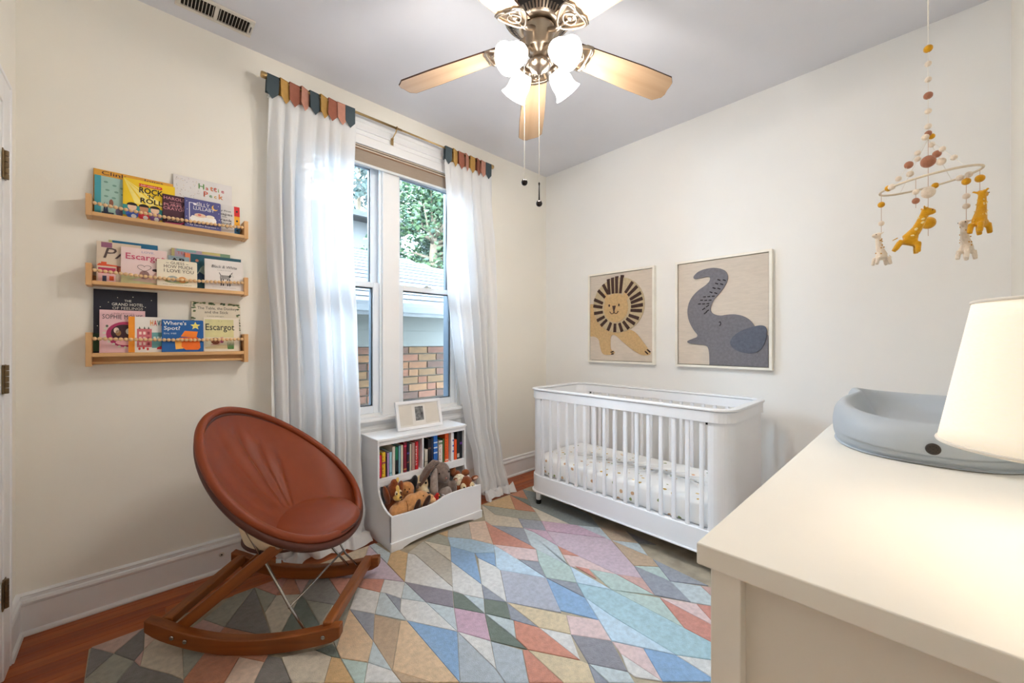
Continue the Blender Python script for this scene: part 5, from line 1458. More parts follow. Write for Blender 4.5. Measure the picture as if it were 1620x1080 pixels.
# middle ledge
t = cover_book('picture_book', 'beige picture book with script lettering and red rooftops at the left of the middle ledge', -2.955, 0.140, 0.179, Z2, -0.046, (218, 200, 178), G2, 5)
art(t, 'corner_badge', (150, 96, 122), rc(.10, .86, .34, .985), 1)
ttl(t, 'PA', (88, 70, 66), .44, .60, .26, .62, shear=.2); ttl(t, 'RIS', (88, 70, 66), .86, .60, .2, .26, shear=.2)
art(t, 'pink_roof', (196, 60, 96), rc(.04, .22, .42, .36), 1); art(t, 'pink_house', (236, 196, 196), rc(.04, .02, .42, .22), 1); art(t, 'door', (60, 66, 96), rc(.13, .02, .22, .16), 2); art(t, 'window', (226, 92, 50), rc(.28, .05, .38, .16), 2)
art(t, 'rust_house', (150, 64, 56), rc(.44, .24, .98, .42), 1); art(t, 'arch_house', (238, 224, 204), rc(.44, .02, .98, .24), 1); art(t, 'arch', (206, 60, 48), disc(.70, .03, .12, .12, 14, 0, PI), 2); art(t, 'oval', (86, 40, 44), disc(.70, .18, .08, .04, 14), 2)
art(t, 'gable', (222, 90, 52), [(.02, .42), (.06, .46), (.46, .43), (.46, .40), (.02, .40)], 1); art(t, 'chimneys', (222, 90, 52), rc(.10, .44, .22, .50), 1)
for a in (.5, .62, .74, .86): art(t, 'shutter', (214, 130, 70), rc(a, .28, a + .06, .38), 2)
t = cover_book('picture_book', 'deep blue picture book standing behind the two left books of the middle ledge', -2.919, 0.161, 0.192, Z2, -0.026, (28, 106, 146), G2, 4, spine=(190, 186, 120))
art(t, 'corner_print', (190, 186, 120), rc(0, .9, .07, 1)); art(t, 'light_corner', (222, 216, 206), [(.8, .86), (1, .8), (1, .78), (.76, .82)])
t = cover_book('picture_book', 'pink picture book with a snail and a heart on the middle ledge', -2.880, 0.152, 0.165, Z2, -0.062, (232, 208, 204), G2, 6)
ttl(t, 'LOVE,', (150, 150, 190), .58, .875, .055, .28); ttl(t, 'Escargot', (198, 80, 110), .52, .68, .165, .86, heavy=.012)
art(t, 'meadow', (196, 196, 150), [(0, 0), (1, 0), (1, .12), (.6, .16), (.3, .22), (0, .26)], 1); art(t, 'path', (216, 196, 180), [(.2, .10), (.9, .04), (.95, .1), (.4, .18)], 2)
art(t, 'snail_shell', (150, 116, 110), disc(.50, .27, .11, .12, 18), 3); art(t, 'snail_body', (214, 170, 160), [(.36, .15), (.70, .15), (.82, .34), (.86, .40), (.78, .40), (.66, .24)], 2); art(t, 'beret', (60, 44, 48), disc(.76, .42, .09, .04, 14), 4)
hp = [(.5 + .15 * math.sin(a) ** 3, .46 + .012 * (13 * math.cos(a) - 5 * math.cos(2 * a) - 2 * math.cos(3 * a) - math.cos(4 * a)) * .55) for a in [2 * PI * i / 28 for i in range(28)]]
mb = MB(); mb.tube([(a * t['w'], -0.0008, b * t['h']) for a, b in hp], 0.0008, 5, True); mb.build('heart_line', pm('ink_90_70_66', (90, 70, 66), 0.5), t)
t = cover_book('picture_book', 'cream board book with dark capitals and two small animals on the middle ledge', -2.763, 0.145, 0.125, Z2, -0.078, (236, 226, 204), G2, 6, 0.012, round_=True)
ttl(t, '~ GUESS ~', (70, 56, 46), .5, .84, .10, .56); ttl(t, 'HOW MUCH', (70, 56, 46), .52, .69, .12, .70); ttl(t, 'I LOVE YOU', (70, 56, 46), .54, .53, .12, .74)
art(t, 'grass', (166, 172, 120), disc(.48, .20, .30, .09, 18), 1); art(t, 'left_animal', (166, 176, 172), disc(.38, .28, .14, .12, 16), 2); art(t, 'right_animal', (222, 156, 90), disc(.62, .27, .11, .12, 16), 2); art(t, 'belly', (230, 226, 206), disc(.37, .25, .06, .08, 12), 3)
ttl(t, 'written and illustrated for little ones', (110, 96, 80), .5, .06, .03, .72)
t = cover_book('picture_book', 'grey blue alphabet book peeking up behind the cream board book on the middle ledge', -2.722, 0.078, 0.150, Z2, -0.050, (150, 168, 176), G2, 5)
ttl(t, 'AB', INK, .45, .78, .15, .7, heavy=.03); ttl(t, 'the animal', (70, 80, 90), .42, .945, .03, .6)
t = cover_book('picture_book', 'lilac and gold picture book at the back right of the middle ledge', -2.709, 0.230, 0.191, Z2, -0.026, (170, 152, 168), G2, 4, spine=(176, 164, 110))
art(t, 'gold_edge', (176, 164, 110), rc(0, 0, .05, 1)); ttl(t, 'TEN', (196, 96, 90), .18, .86, .07, .18); art(t, 'sky_band', (196, 184, 120), rc(.5, .93, .82, 1)); art(t, 'green_band', (120, 150, 120), rc(.82, .9, 1, 1)); art(t, 'teal_band', (128, 168, 172), rc(.08, .94, .4, 1))
t = cover_book('picture_book', 'dark teal picture book between the cream and zebra books on the middle ledge', -2.660, 0.226, 0.172, Z2, -0.040, (22, 84, 100), G2, 5, spine=(226, 130, 90))
art(t, 'orange_strip', (226, 130, 90), rc(0, 0, .09, 1)); art(t, 'pale_peaks', (150, 170, 158), [(.2, .44), (.26, .62), (.31, .70), (.36, .60), (.40, .5), (.36, .40)], 1); art(t, 'dark_peaks', (24, 60, 92), [(.16, .3), (.24, .5), (.33, .42), (.4, .5), (.45, .3)], 2); art(t, 'flower', (170, 110, 90), disc(.2, .82, .03, .04, 10), 1)
t = cover_book('picture_book', 'white picture book with a black ink zebra at the right of the middle ledge', -2.589, 0.158, 0.152, Z2, -0.072, (226, 220, 216), G2, 6)
ttl(t, 'Black & White', (44, 40, 42), .5, .73, .095, .66, shear=.25); ttl(t, 'A FIRST BOOK', (130, 124, 120), .5, .645, .025, .36)
ZB = (48, 44, 46)
art(t, 'zebra_body', (206, 202, 198), [(.40, .36), (.62, .36), (.66, .44), (.62, .50), (.42, .50), (.37, .44)], 1)
for i in range(7): art(t, 'zebra_stripe', ZB, [(.39 + i * .036, .36), (.405 + i * .036, .36), (.42 + i * .036, .50), (.40 + i * .036, .50)], 2)
for a in (.40, .455, .57, .625): art(t, 'zebra_leg', ZB, [(a, .38), (a + .025, .38), (a + .03, .16), (a + .0, .13), (a + .025, .13), (a - .005, .16)][:4], 2)
art(t, 'zebra_neck', ZB, [(.60, .46), (.65, .42), (.70, .52), (.67, .57)], 2); art(t, 'zebra_head', (206, 202, 198), [(.66, .55), (.70, .57), (.76, .46), (.73, .43), (.68, .48)], 3); art(t, 'zebra_ear', ZB, [(.67, .56), (.72, .63), (.70, .55)], 3); art(t, 'zebra_tail', ZB, [(.40, .48), (.36, .58), (.375, .585), (.42, .49)], 2)
ttl(t, 'pictures in two colours', (140, 132, 128), .5, .08, .022, .6)
# bottom ledge
t = cover_book('picture_book', 'tall midnight blue picture book at the back left of the bottom ledge', -2.965, 0.206, 0.278, Z3, -0.026, (28, 30, 46), G3, 3.5)
ttl(t, 'THE', (230, 226, 216), .52, .815, .035, .11); ttl(t, 'GRAND HOTEL', (230, 226, 216), .52, .75, .045, .50); ttl(t, 'OF FEELINGS', (206, 200, 192), .52, .69, .042, .48)
art(t, 'hedge', (56, 92, 60), rc(0, .02, 1, .24), 1); art(t, 'bush', (44, 74, 54), disc(.08, .26, .10, .05, 12), 1)
for a, b in ((.36, .88), (.22, .80), (.1, .72), (.8, .74), (.06, .42), (.6, .9), (.9, .86)): art(t, 'star', (220, 216, 200), disc(a, b, .009, .007, 6), 1)
t = cover_book('picture_book', 'pink picture book with a magenta oval on the bottom ledge', -2.946, 0.145, 0.188, Z3, -0.050, (230, 188, 192), G3, 6)
ttl(t, 'SOPHIE MOUSE', (56, 54, 58), .5, .79, .105, .88); ttl(t, 'a little adventure', (150, 90, 100), .5, .91, .03, .5)
art(t, 'magenta_oval', (176, 50, 96), disc(.56, .43, .42, .30, 26), 1); art(t, 'oval_centre', (60, 30, 40), disc(.52, .46, .28, .20, 24), 2); art(t, 'oval_pink', (236, 176, 180), disc(.56, .24, .22, .07, 18), 3)
for a, b, c in ((.36, .52, (226, 206, 186)), (.62, .50, (210, 204, 190)), (.40, .46, (150, 110, 70))): art(t, 'round_figure', c, disc(a, b, .06, .07, 14), 3)
for a, b in ((.10, .46), (.13, .56), (.11, .36), (.2, .26), (.3, .2), (.42, .14), (.55, .12), (.7, .13), (.88, .2)): art(t, 'blossom', (214, 214, 196), disc(a, b, .035, .028, 8), 4)
art(t, 'left_leaf', (90, 104, 84), disc(.16, .62, .03, .03, 8), 3)
t = cover_book('picture_book', 'white picture book with an orange spine and a red car on the bottom ledge', -2.856, 0.137, 0.161, Z3, -0.062, (234, 228, 220), G3, 6, spine=(240, 150, 36))
art(t, 'spine_strip', (240, 150, 36), rc(0, 0, .15, 1), 1)
for i, (s, c) in enumerate(zip('HAVANA', ((230, 150, 50), (206, 60, 60), (70, 140, 140), (206, 60, 60), (230, 150, 50), (70, 140, 140)))): ttl(t, s, c, .56 + i * .088, .76, .15, .075, heavy=.02)
art(t, 'pink_block', (206, 110, 116), rc(.2, .14, .56, .66), 1); art(t, 'teal_block', (110, 168, 168), rc(.56, .12, 1, .56), 1)
for i in range(3):
    for k in range(3): art(t, 'window', (240, 214, 206) if i < 2 else (150, 60, 70), rc(.25 + .1 * i, .2 + .15 * k, .31 + .1 * i, .28 + .15 * k), 2)
for i in range(4): art(t, 'balcony', (222, 232, 226), rc(.60 + .09 * i, .34, .66 + .09 * i, .44), 2)
for a in (.24, .36, .46): art(t, 'roof_plant', (60, 90, 70), [(a, .66), (a + .02, .73), (a + .05, .66)], 1)
art(t, 'red_car', (206, 44, 56), [(.68, .08), (.70, .14), (.80, .17), (.90, .17), (1.0, .13), (1.0, .08)], 2)
for a, b in ((.26, .1), (.36, .12), (.46, .09)): art(t, 'street_figure', (206, 60, 60), disc(a, b, .03, .04, 8), 3)
t = cover_book('picture_book', 'bright blue board book with a yellow star and an orange armchair on the bottom ledge', -2.746, 0.152, 0.151, Z3, -0.080, (24, 92, 160), G3, 6, 0.014, round_=True)
ttl(t, "Where's", (244, 244, 240), .31, .84, .115, .54, heavy=.01); ttl(t, 'Spot?', (244, 244, 240), .24, .685, .115, .38, heavy=.01); ttl(t, 'Eric Hill', (220, 228, 236), .19, .55, .05, .28)
art(t, 'star', (246, 232, 120), star(.80, .82, .13), 2); ttl(t, 'A LIFT-THE-FLAP', (200, 110, 60), .80, .815, .016, .12); ttl(t, 'BOOK', (200, 110, 60), .80, .785, .016, .08)
art(t, 'chair_back', (236, 126, 36), [(.44, .48), (.54, .66), (.86, .64), (.82, .44)], 2); art(t, 'chair_seat', (240, 112, 28), [(.46, .38), (.56, .36), (.90, .38), (.92, .12), (.86, .06), (.56, .06), (.46, .16)], 3); art(t, 'chair_arm', (226, 100, 24), [(.42, .44), (.84, .46), (.90, .38), (.50, .34)], 4); art(t, 'chair_side', (246, 180, 80), [(.30, .36), (.42, .44), (.52, .36), (.50, .10), (.32, .08)], 2)
t = cover_book('picture_book', 'ivory picture book with a leafy green border at the back right of the bottom ledge', -2.636, 0.201, 0.247, Z3, -0.026, (222, 212, 192), G3, 4, spine=(86, 110, 84))
ttl(t, 'The Table, the Donkey', (60, 52, 46), .52, .85, .055, .80); ttl(t, 'and the Stick', (60, 52, 46), .5, .77, .055, .48); ttl(t, 'a story told again', (110, 100, 88), .48, .705, .02, .34)
rs = random.Random(8)
for i in range(64):
    q = rs.random()
    if q < .4: a, b = rs.uniform(.02, .98), rs.uniform(.95, .985)
    elif q < .72: a, b = rs.uniform(.02, .07), rs.uniform(.4, .97)
    else: a, b = rs.uniform(.93, .98), rs.uniform(.4, .97)
    art(t, 'border_leaf', rs.choice([(78, 104, 64), (104, 124, 78), (58, 84, 58), (132, 140, 92)]), disc(a, b, .03, .014, 7))
t = cover_book('picture_book', 'pale green picture book with a snail and grass at the right of the bottom ledge', -2.592, 0.146, 0.168, Z3, -0.062, (232, 222, 206), G3, 6)
art(t, 'green_panel', (214, 206, 152), rc(.04, .42, .84, .95), 1); art(t, 'lower_panel', (220, 212, 184), rc(.04, .06, .84, .42), 1)
ttl(t, 'Escargot', (34, 34, 44), .45, .63, .19, .80, lvl=4, heavy=.006)
art(t, 'snail_shell', (124, 66, 40), disc(.32, .30, .12, .10, 18), 3); art(t, 'snail_body', (206, 150, 140), [(.18, .18), (.42, .20), (.52, .30), (.54, .42), (.47, .42), (.42, .28), (.2, .2)], 2); art(t, 'scarf', (150, 70, 100), disc(.50, .29, .05, .05, 10), 4); art(t, 'ground', (198, 178, 138), [(.04, .08), (.84, .08), (.84, .16), (.4, .2), (.04, .12)], 2)
for i in range(14): art(t, 'grass_blade', (96, 140, 70) if i % 2 else (70, 112, 60), [(.66 + .012 * i, .06), (.68 + .012 * i, .06), (.64 + .016 * i, .3 + .08 * math.sin(i * 2.2))], 3)
for a in (.42, .50): art(t, 'speck', INK, disc(a, .90, .008, .008, 6), 2)
# ---------------------------------------------------------------- ceiling fan
FX, FY = -1.602, -1.372
fan = thing('ceiling_fan', 'brushed nickel ceiling fan with five maple blades and four lit glass shades', 'ceiling fan', (FX, FY, H))
NK = pm('fan_nickel', (168, 154, 138), 0.30, 0.05, 30, metal=1.0)
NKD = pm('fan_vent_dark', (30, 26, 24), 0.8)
MAPLE = wood('maple_blade', (186, 158, 128), (166, 136, 106), 'x', 0.42, 16)
EDGE = pm('blade_edge', (64, 40, 28), 0.5)
m = MB(); m.lathe([(0.075, 0), (0.085, -0.02), (0.07, -0.05), (0.03, -0.062)], 32); m.build('canopy', NK, fan, True)
m = MB(); m.lathe([(0.03, -0.06), (0.03, -0.085), (0.085, -0.095), (0.145, -0.115), (0.152, -0.14), (0.152, -0.185), (0.150, -0.196)], 48, cap=False); hs = m.build('motor_housing', NK, fan, True)
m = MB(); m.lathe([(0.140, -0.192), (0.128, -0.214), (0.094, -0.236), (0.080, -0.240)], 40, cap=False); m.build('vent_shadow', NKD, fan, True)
m = MB(); m.lathe([(0.151, -0.190), (0.146, -0.199), (0.140, -0.198), (0.143, -0.188)], 48, cap=False); m.lathe([(0.098, -0.236), (0.090, -0.243), (0.062, -0.246), (0.062, -0.236)], 40, cap=False); m.build('vent_ring', NK, fan, True)
fin = MB(); fin.add([(0.146, -0.004, -0.196), (0.146, 0.004, -0.196), (0.094, 0.0035, -0.2405), (0.094, -0.0035, -0.2405), (0.136, -0.003, -0.19), (0.136, 0.003, -0.19), (0.09, 0.003, -0.232), (0.09, -0.003, -0.232)], [(0, 1, 2, 3), (4, 7, 6, 5), (0, 4, 5, 1), (1, 5, 6, 2), (2, 6, 7, 3), (3, 7, 4, 0)])
finm = fin.mesh('vent_fin', NK)
for i in range(48): share('vent_fin', finm, fan, (0, 0, 0), (0, 0, 2 * PI * i / 48))
m = MB(); m.lathe([(0.064, -0.236), (0.066, -0.262), (0.058, -0.270), (0.058, -0.330), (0.050, -0.345), (0.028, -0.352), (0.026, -0.378), (0.040, -0.384), (0.044, -0.402), (0.034, -0.420), (0.014, -0.430), (0.008, -0.440)], 36); m.build('switch_housing', NK, fan, True)
# blades
def blade_outline():
    top = []
    n = 22
    for i in range(n + 1):
        q = i / n
        r = 0.150 + (0.652 - 0.150) * q
        w = 0.052 + 0.016 * min(1, q * 1.5)
        if q > 0.955:
            k = (q - 0.955) / 0.045; w *= math.sqrt(max(0, 1 - k * k * 0.55))
        top.append((r, w))
    tip = [(0.660, 0.040), (0.664, 0.018), (0.658, -0.004), (0.656, -0.026)]
    bot = [(r, -w) for r, w in top][::-1]
    return top + tip + bot
bo = blade_outline()
bladem = MB().prism(bo, -0.0005, 0.0045, 'z').mesh('blade', MAPLE)
edgem = MB()
n_ = len(bo)
edgem.add([(a, b, -0.0012) for a, b in bo] + [(a * 1.0015, b * 1.012, 0.0052) for a, b in bo] + [(a, b * 1.0, 0.0052) for a, b in bo], [])
edgem.f += [(i, (i + 1) % n_, n_ + (i + 1) % n_, n_ + i) for i in range(n_)] + [[2 * n_ + i for i in range(n_)]]
edgem = edgem.mesh('blade_edge', EDGE)
iron = MB()
lp = []
for i in range(40):
    a = 2 * PI * i / 40
    lp.append((0.235 + 0.052 * math.cos(a) - 0.012 * math.cos(2 * a), 0.056 * math.sin(a) * (1 + 0.28 * math.cos(a)), -0.004))
iron.tube(lp, 0.006, 8, True)
lp2 = [(0.232 + 0.026 * math.cos(2 * PI * i / 28), 0.027 * math.sin(2 * PI * i / 28), -0.005) for i in range(28)]
iron.tube(lp2, 0.004, 8, True); iron.ball((0.232, 0, -0.004), (0.012, 0.012, 0.006)); iron.tube([(0.184, 0, -0.003), (0.225, 0, -0.005)], 0.006, 8); iron.tube([(0.24, 0, -0.005), (0.274, 0, -0.003)], 0.004, 8)
iron.tube([(0.184, 0, -0.003), (0.15, 0.004, 0.0), (0.118, 0.004, 0.016), (0.075, 0, 0.03)], [0.009, 0.010, 0.011, 0.012], 10)
iron.tube([(0.274, 0.0, -0.003), (0.285, 0.035, -0.003), (0.272, 0.060, -0.003), (0.245, 0.058, -0.003)], 0.005, 8); iron.tube([(0.274, 0.0, -0.003), (0.285, -0.035, -0.003), (0.272, -0.060, -0.003), (0.245, -0.058, -0.003)], 0.005, 8)
iron.prism([(0.19 + 0.0, -0.02), (0.28, -0.05), (0.29, 0.0), (0.28, 0.05), (0.19, 0.02)], -0.0035, -0.0012, 'z')
ironm = iron.mesh('blade_iron', NK, True)
DROOP = math.radians(7.0)
for i in range(5):
    a = math.radians(46.29 + 0.7) + 2 * PI * i / 5
    o = share('blade', bladem, fan, (0, 0, -0.296), (math.radians(-11), DROOP, a))
    share('blade_edge', edgem, o)
    share('blade_iron', ironm, o, (-0.048, 0, 0))
# light kit
sp = [(0.0215, 0.0), (0.025, 0.006), (0.036, 0.020), (0.044, 0.042), (0.047, 0.064), (0.046, 0.082), (0.050, 0.100), (0.060, 0.116), (0.058, 0.1165), (0.0475, 0.100), (0.0435, 0.082), (0.0445, 0.064), (0.0415, 0.043), (0.034, 0.0225), (0.023, 0.009)]
SHADE = glow('lit_frosted_glass', (255, 246, 232), FAN_GLOW)
shm = MB(); shm.lathe(sp, 32, cap=False); shm = shm.mesh('glass_shade', SHADE, True)
bulbm = MB().ball((0, 0, 0.062), (0.024, 0.024, 0.032), 14, 10).mesh('bulb', glow('lit_bulb', (255, 244, 225), FAN_GLOW * 2.0), True)
for i in range(4):
    a = math.radians(46.29 + 45 - 7) + PI / 2 * i
    ca, sa = math.cos(a), math.sin(a)
    m = MB(); m.tube([(ca * 0.035, sa * 0.035, -0.352), (ca * 0.058, sa * 0.058, -0.348), (ca * 0.076, sa * 0.076, -0.360), (ca * 0.085, sa * 0.085, -0.380)], 0.008, 10); ar = m.build('light_arm', NK, fan, True)
    M_ = T(ca * 0.084, sa * 0.084, -0.378) @ Matrix.Rotation(a, 4, 'Z') @ Matrix.Rotation(PI - math.radians(51), 4, 'Y')
    m = MB(); m.lathe([(0.012, -0.012), (0.027, -0.004), (0.028, 0.010), (0.024, 0.014)], 24, M_); m.build('socket_cup', NK, ar, True)
    o = share('glass_shade', shm, fan); o.matrix_local = M_
    share('bulb', bulbm, o)
    pd = bpy.data.lights.new('fan_bulb_light', 'POINT'); pd.energy = FAN_POINT; pd.color = WARM; pd.shadow_soft_size = 0.03
    po = bpy.data.objects.new('fan_bulb_light', pd); COL.objects.link(po); po.parent = fan
    po.matrix_local = M_ @ T(0, 0, 0.135)
CHN = pm('chain_pale', (206, 200, 192), 0.35, 0.05, 50, metal=0.8)
DKM = pm('dark_knob', (60, 56, 56), 0.2, 0.1, 30, metal=0.9)
vx, vy = 0.723, -0.6909
for off, zb, drop in ((-0.062, 1.846, 0), (0.0, 1.757, 1)):
    x, yv = vx * off, vy * off
    zt = -0.36 if off else -0.43
    m = MB(); m.tube([(x, yv, zt), (x, yv, zb - H + 0.012)], 0.0013, 6)
    c = m.build('pull_chain', CHN, fan)
    k = MB(); k.ball((x, yv, zb - H), 0.0135, 16, 12)
    if drop: k.lathe([(0.003, 0.012), (0.0022, 0.075), (0.004, 0.085), (0.002, 0.09)], 10, T(x, yv, zb - H))
    k.build('chain_ball', DKM, c, True)

# ---------------------------------------------------------------- felt mobile
WHF = pm('felt_cream', (228, 214, 196), 0.95, 0.07, 60, 0.6, 240, spec=0.1, sheen=0.3)
OCF = pm('felt_ochre', (206, 150, 30), 0.95, 0.09, 60, 0.6, 240, spec=0.1, sheen=0.3)
RSF = pm('felt_terracotta', (166, 112, 88), 0.95, 0.08, 60, 0.6, 240, spec=0.1, sheen=0.3)
PKF = pm('felt_blush', (196, 156, 138), 0.95, 0.08, 60, 0.6, 240, spec=0.1, sheen=0.3)
STR = pm('string_white', (226, 222, 214), 0.9)
STRP = pm('string_brown', (196, 172, 156), 0.9)
MX, MY, MZ = -0.827, -2.505, 1.735
mob = thing('felt_mobile', 'felt ball mobile with four small giraffes hanging over the changing pad', 'mobile', (MX, MY, H))
m = MB(); m.lathe([(0.008, 0), (0.008, -0.004), (0.003, -0.012)], 12); m.tube([(0, 0, -0.01), (0, 0, -0.475)], 0.0022, 6); m.build('hanging_cord', STR, mob)
m = MB(); m.tube([(0, 0, -0.475), (0, 0, 1.885 - H)], 0.0011, 5); m.build('string', STR, mob)
felts = {}
def fball(mtl, r):
    k = (mtl.name, round(r, 4))
    if k not in felts: felts[k] = MB().ball((0, 0, 0), r, 14, 10).mesh('felt_ball', mtl, True)
    return felts[k]
for z, mt_, r in ((2.200, OCF, .0125), (2.147, WHF, .0095), (2.092, WHF, .0095), (2.036, RSF, .0125), (1.981, WHF, .0095), (1.928, WHF, .010)):
    share('felt_ball', fball(mt_, r), mob, (0, 0, z - H))
for dx, dz, mt_, r in ((0.0, 1.903, RSF, .010), (0.012, 1.893, OCF, .0095), (-0.010, 1.890, WHF, .0105)):
    share('felt_ball', fball(mt_, r), mob, (vx * dx, vy * dx, dz - H))
RR = 0.125
tilt = Matrix.Rotation(math.radians(-8), 3, Vector((0.6909, 0.723, 0)))
def ringp(a, r=RR):   # a measured from the camera's right, counter-clockwise seen from above
    q = tilt @ Vector((math.cos(a) * vx * r + math.sin(a) * 0.6909 * r, math.cos(a) * vy * r + math.sin(a) * 0.723 * r, 0))
    return q + Vector((0, 0, MZ - H))
m = MB(); m.tube([ringp(2 * PI * i / 64) for i in range(64)], 0.0038, 8, True); m.build('ring', pm('ring_wrap', (214, 200, 178), 0.8, 0.05, 60), mob, True)
apex = Vector((0, 0, 1.885 - H))
for a, balls in ((math.radians(180), ((.30, WHF, .009), (.55, RSF, .0125), (.84, WHF, .009))), (math.radians(15), ((.14, WHF, .0095), (.36, RSF, .0125), (.54, WHF, .013))), (math.radians(80), ((.35, WHF, .009), (.62, WHF, .011))), (math.radians(265), ((.4, WHF, .009), (.7, WHF, .009)))):
    e = ringp(a)
    m = MB(); m.tube([apex, e], 0.0009, 5); m.build('string', STR, mob)
    for q, mt_, r in balls: share('felt_ball', fball(mt_, r), mob, apex.lerp(e, q))
m = MB(); m.tube([apex, (0.002, 0, 1.545 - H)], 0.001, 5); m.build('string', STRP, mob)
for z, mt_, r in ((1.805, RSF, .0205), (1.697, WHF, .0195), (1.590, OCF, .0205)):
    share('felt_ball', fball(mt_, r), mob, (0, 0, z - H))
for a, mt_ in ((35, OCF), (178, WHF), (172, OCF), (5, WHF), (-8, WHF)):
    share('felt_ball', fball(mt_, .0105), mob, ringp(math.radians(a)))
def giraffe(base, spot, loc, rz, s=1.0, tip=0.0):

    M_ = MB()
    M_.tube([(-0.012, 0, -0.055), (-0.002, 0, -0.045), (0.008, 0, -0.015), (0.012, 0, 0.02), (0.012, 0, 0.034)], [0.016, 0.018, 0.013, 0.011, 0.010], 10)
    M_.tube([(-0.016, 0, -0.055), (0.016, 0, -0.058)], 0.0165, 10)
    M_.ball((0.02, 0, 0.04), (0.019, 0.011, 0.0115))
    for x in (-0.026, 0.024):
        for y in (-0.011, 0.011):
            M_.tube([(x * 0.8, y, -0.06), (x, y * 1.1, -0.082), (x * 1.12, y * 1.1, -0.094)], [0.0085, 0.0078, 0.0072], 8)
    for y in (-0.012, 0.012): M_.tube([(0.01, y * 0.5, 0.045), (0.002, y * 1.7, 0.052)], [0.005, 0.0035], 6)
    for y in (-0.005, 0.005): M_.tube([(0.013, y, 0.045), (0.012, y, 0.060)], 0.0026, 6)
    M_.tube([(-0.03, 0, -0.05), (-0.044, 0, -0.062)], [0.004, 0.002], 6)
    for v_i in range(len(M_.v)): M_.v[v_i] = tuple(c * s for c in M_.v[v_i])
    o = blob(M_, 'giraffe_charm', base, mob, 0.0035 * s, 3)
    o.location = loc; o.rotation_euler = (0, tip, rz)
    sp_ = MB(); rr = random.Random(int(rz * 100) + 5)
    for i in range(16):
        q = rr.random()
        x0, z0 = (0.010 * q + 0.002, -0.045 + 0.075 * q)
        side = rr.choice((-1, 1)); rad = 0.0165 - 0.006 * q
        an = rr.uniform(-0.9, 0.9)
        sp_.ball(((x0 + rad * math.sin(an)) * s, side * rad * math.cos(an) * s, z0 * s), (0.0034 * s, 0.0014 * s, 0.0028 * s), 8, 5)
    sp_.build('felt_spots', spot, o, True)
    e = MB()
    for y in (-1, 1): e.ball((0.027 * s, y * 0.010 * s, 0.043 * s), 0.0018, 6, 4)
    e.build('eyes', EYE, o, True)
    return o
def hang(a, mt_, spot, length, balls, rz, s=1.0, tip=0.0):
    p = ringp(math.radians(a))
    bot = p + Vector((0, 0, -length))
    m = MB(); m.tube([p, bot + Vector((0, 0, 0.05 * s))], 0.0009, 5); m.build('string', STRP, mob)
    for q, b, r in balls: share('felt_ball', fball(b, r), mob, p.lerp(bot, q))
    giraffe(mt_, spot, bot, rz, s, tip)
OCS, WHS = pm('felt_spot_ochre', (196, 140, 40), 0.9), pm('felt_spot_cream', (232, 214, 160), 0.9)
vrz = math.atan2(vy, vx)
hang(152, WHF, OCS, 0.190, ((.24, OCF, .0105), (.60, WHF, .009)), vrz + PI * 0.95, 0.80)
hang(210, OCF, WHS, 0.150, ((.30, WHF, .009), (.5, RSF, .010)), vrz - 0.6, 1.02, 0.25)
hang(-30, OCF, WHS, 0.120, ((.25, OCF, .0125),), vrz + 0.3, 1.0)
hang(-4, WHF, OCS, 0.205, ((.10, OCF, .012), (.35, WHF, .010), (.52, WHF, .010)), vrz + PI + .3, 0.92)

# ---------------------------------------------------------------- dresser
DZ = 0.895
DX0, DX1, DY0, DY1 = -2.270, -0.760, -2.757, -2.277
DW = pm('dresser_white', (233, 229, 220), 0.42, 0.02, 4, 0.03, 200)
DWP = pm('dresser_panel', (224, 218, 207), 0.5, 0.02, 4, 0.03, 200)
dre = thing('white_dresser', 'long off white dresser holding the changing pad and the table lamp', 'dresser', ((DX0 + DX1) / 2, (DY0 + DY1) / 2, 0))
ex, ey_ = (DX1 - DX0) / 2, (DY1 - DY0) / 2
m = MB(); m.box(-ex, ex, -ey_, ey_, DZ - 0.030, DZ); m.build('top', DW, dre, bev=0.0025, seg=3)
for sx in (-1, 1):
    for sy in (-1, 1):
        x = sx * (ex - 0.036); yv = sy * (ey_ - 0.032)
        m = MB(); m.box(x - 0.019, x + 0.019, yv - 0.019, yv + 0.019, 0.012 if sy > 0 else 0.0005, DZ - 0.030); m.build('leg', DW, dre, bev=0.0015)
    x = sx * (ex - 0.045)
    m = MB(); m.box(x - 0.006, x + 0.006, -ey_ + 0.051, ey_ - 0.051, 0.12, DZ - 0.030); m.build('side_panel', DWP, dre)
    m = MB(); m.box(x - 0.010 - sx * 0.006, x + 0.010 - sx * 0.006, -ey_ + 0.051, ey_ - 0.051, 0.10, 0.14); m.build('side_rail', DW, dre, bev=0.001)
m = MB(); m.box(-ex + 0.05, ex - 0.05, -ey_ + 0.014, -ey_ + 0.020, 0.1, DZ - 0.03); m.build('back_panel', DWP, dre)
m = MB(); m.box(-ex + 0.055, ex - 0.055, ey_ - 0.045, ey_ - 0.020, DZ - 0.048, DZ - 0.03); m.box(-ex + 0.055, ex - 0.055, ey_ - 0.045, ey_ - 0.02, 0.10, 0.13); m.box(-0.012, 0.012, ey_ - 0.045, ey_ - 0.02, 0.13, DZ - 0.048); m.build('front_frame', DW, dre, bev=0.001)
nd = 0
rows = [(0.665, 0.840, 4), (0.40, 0.655, 2), (0.135, 0.39, 2)]
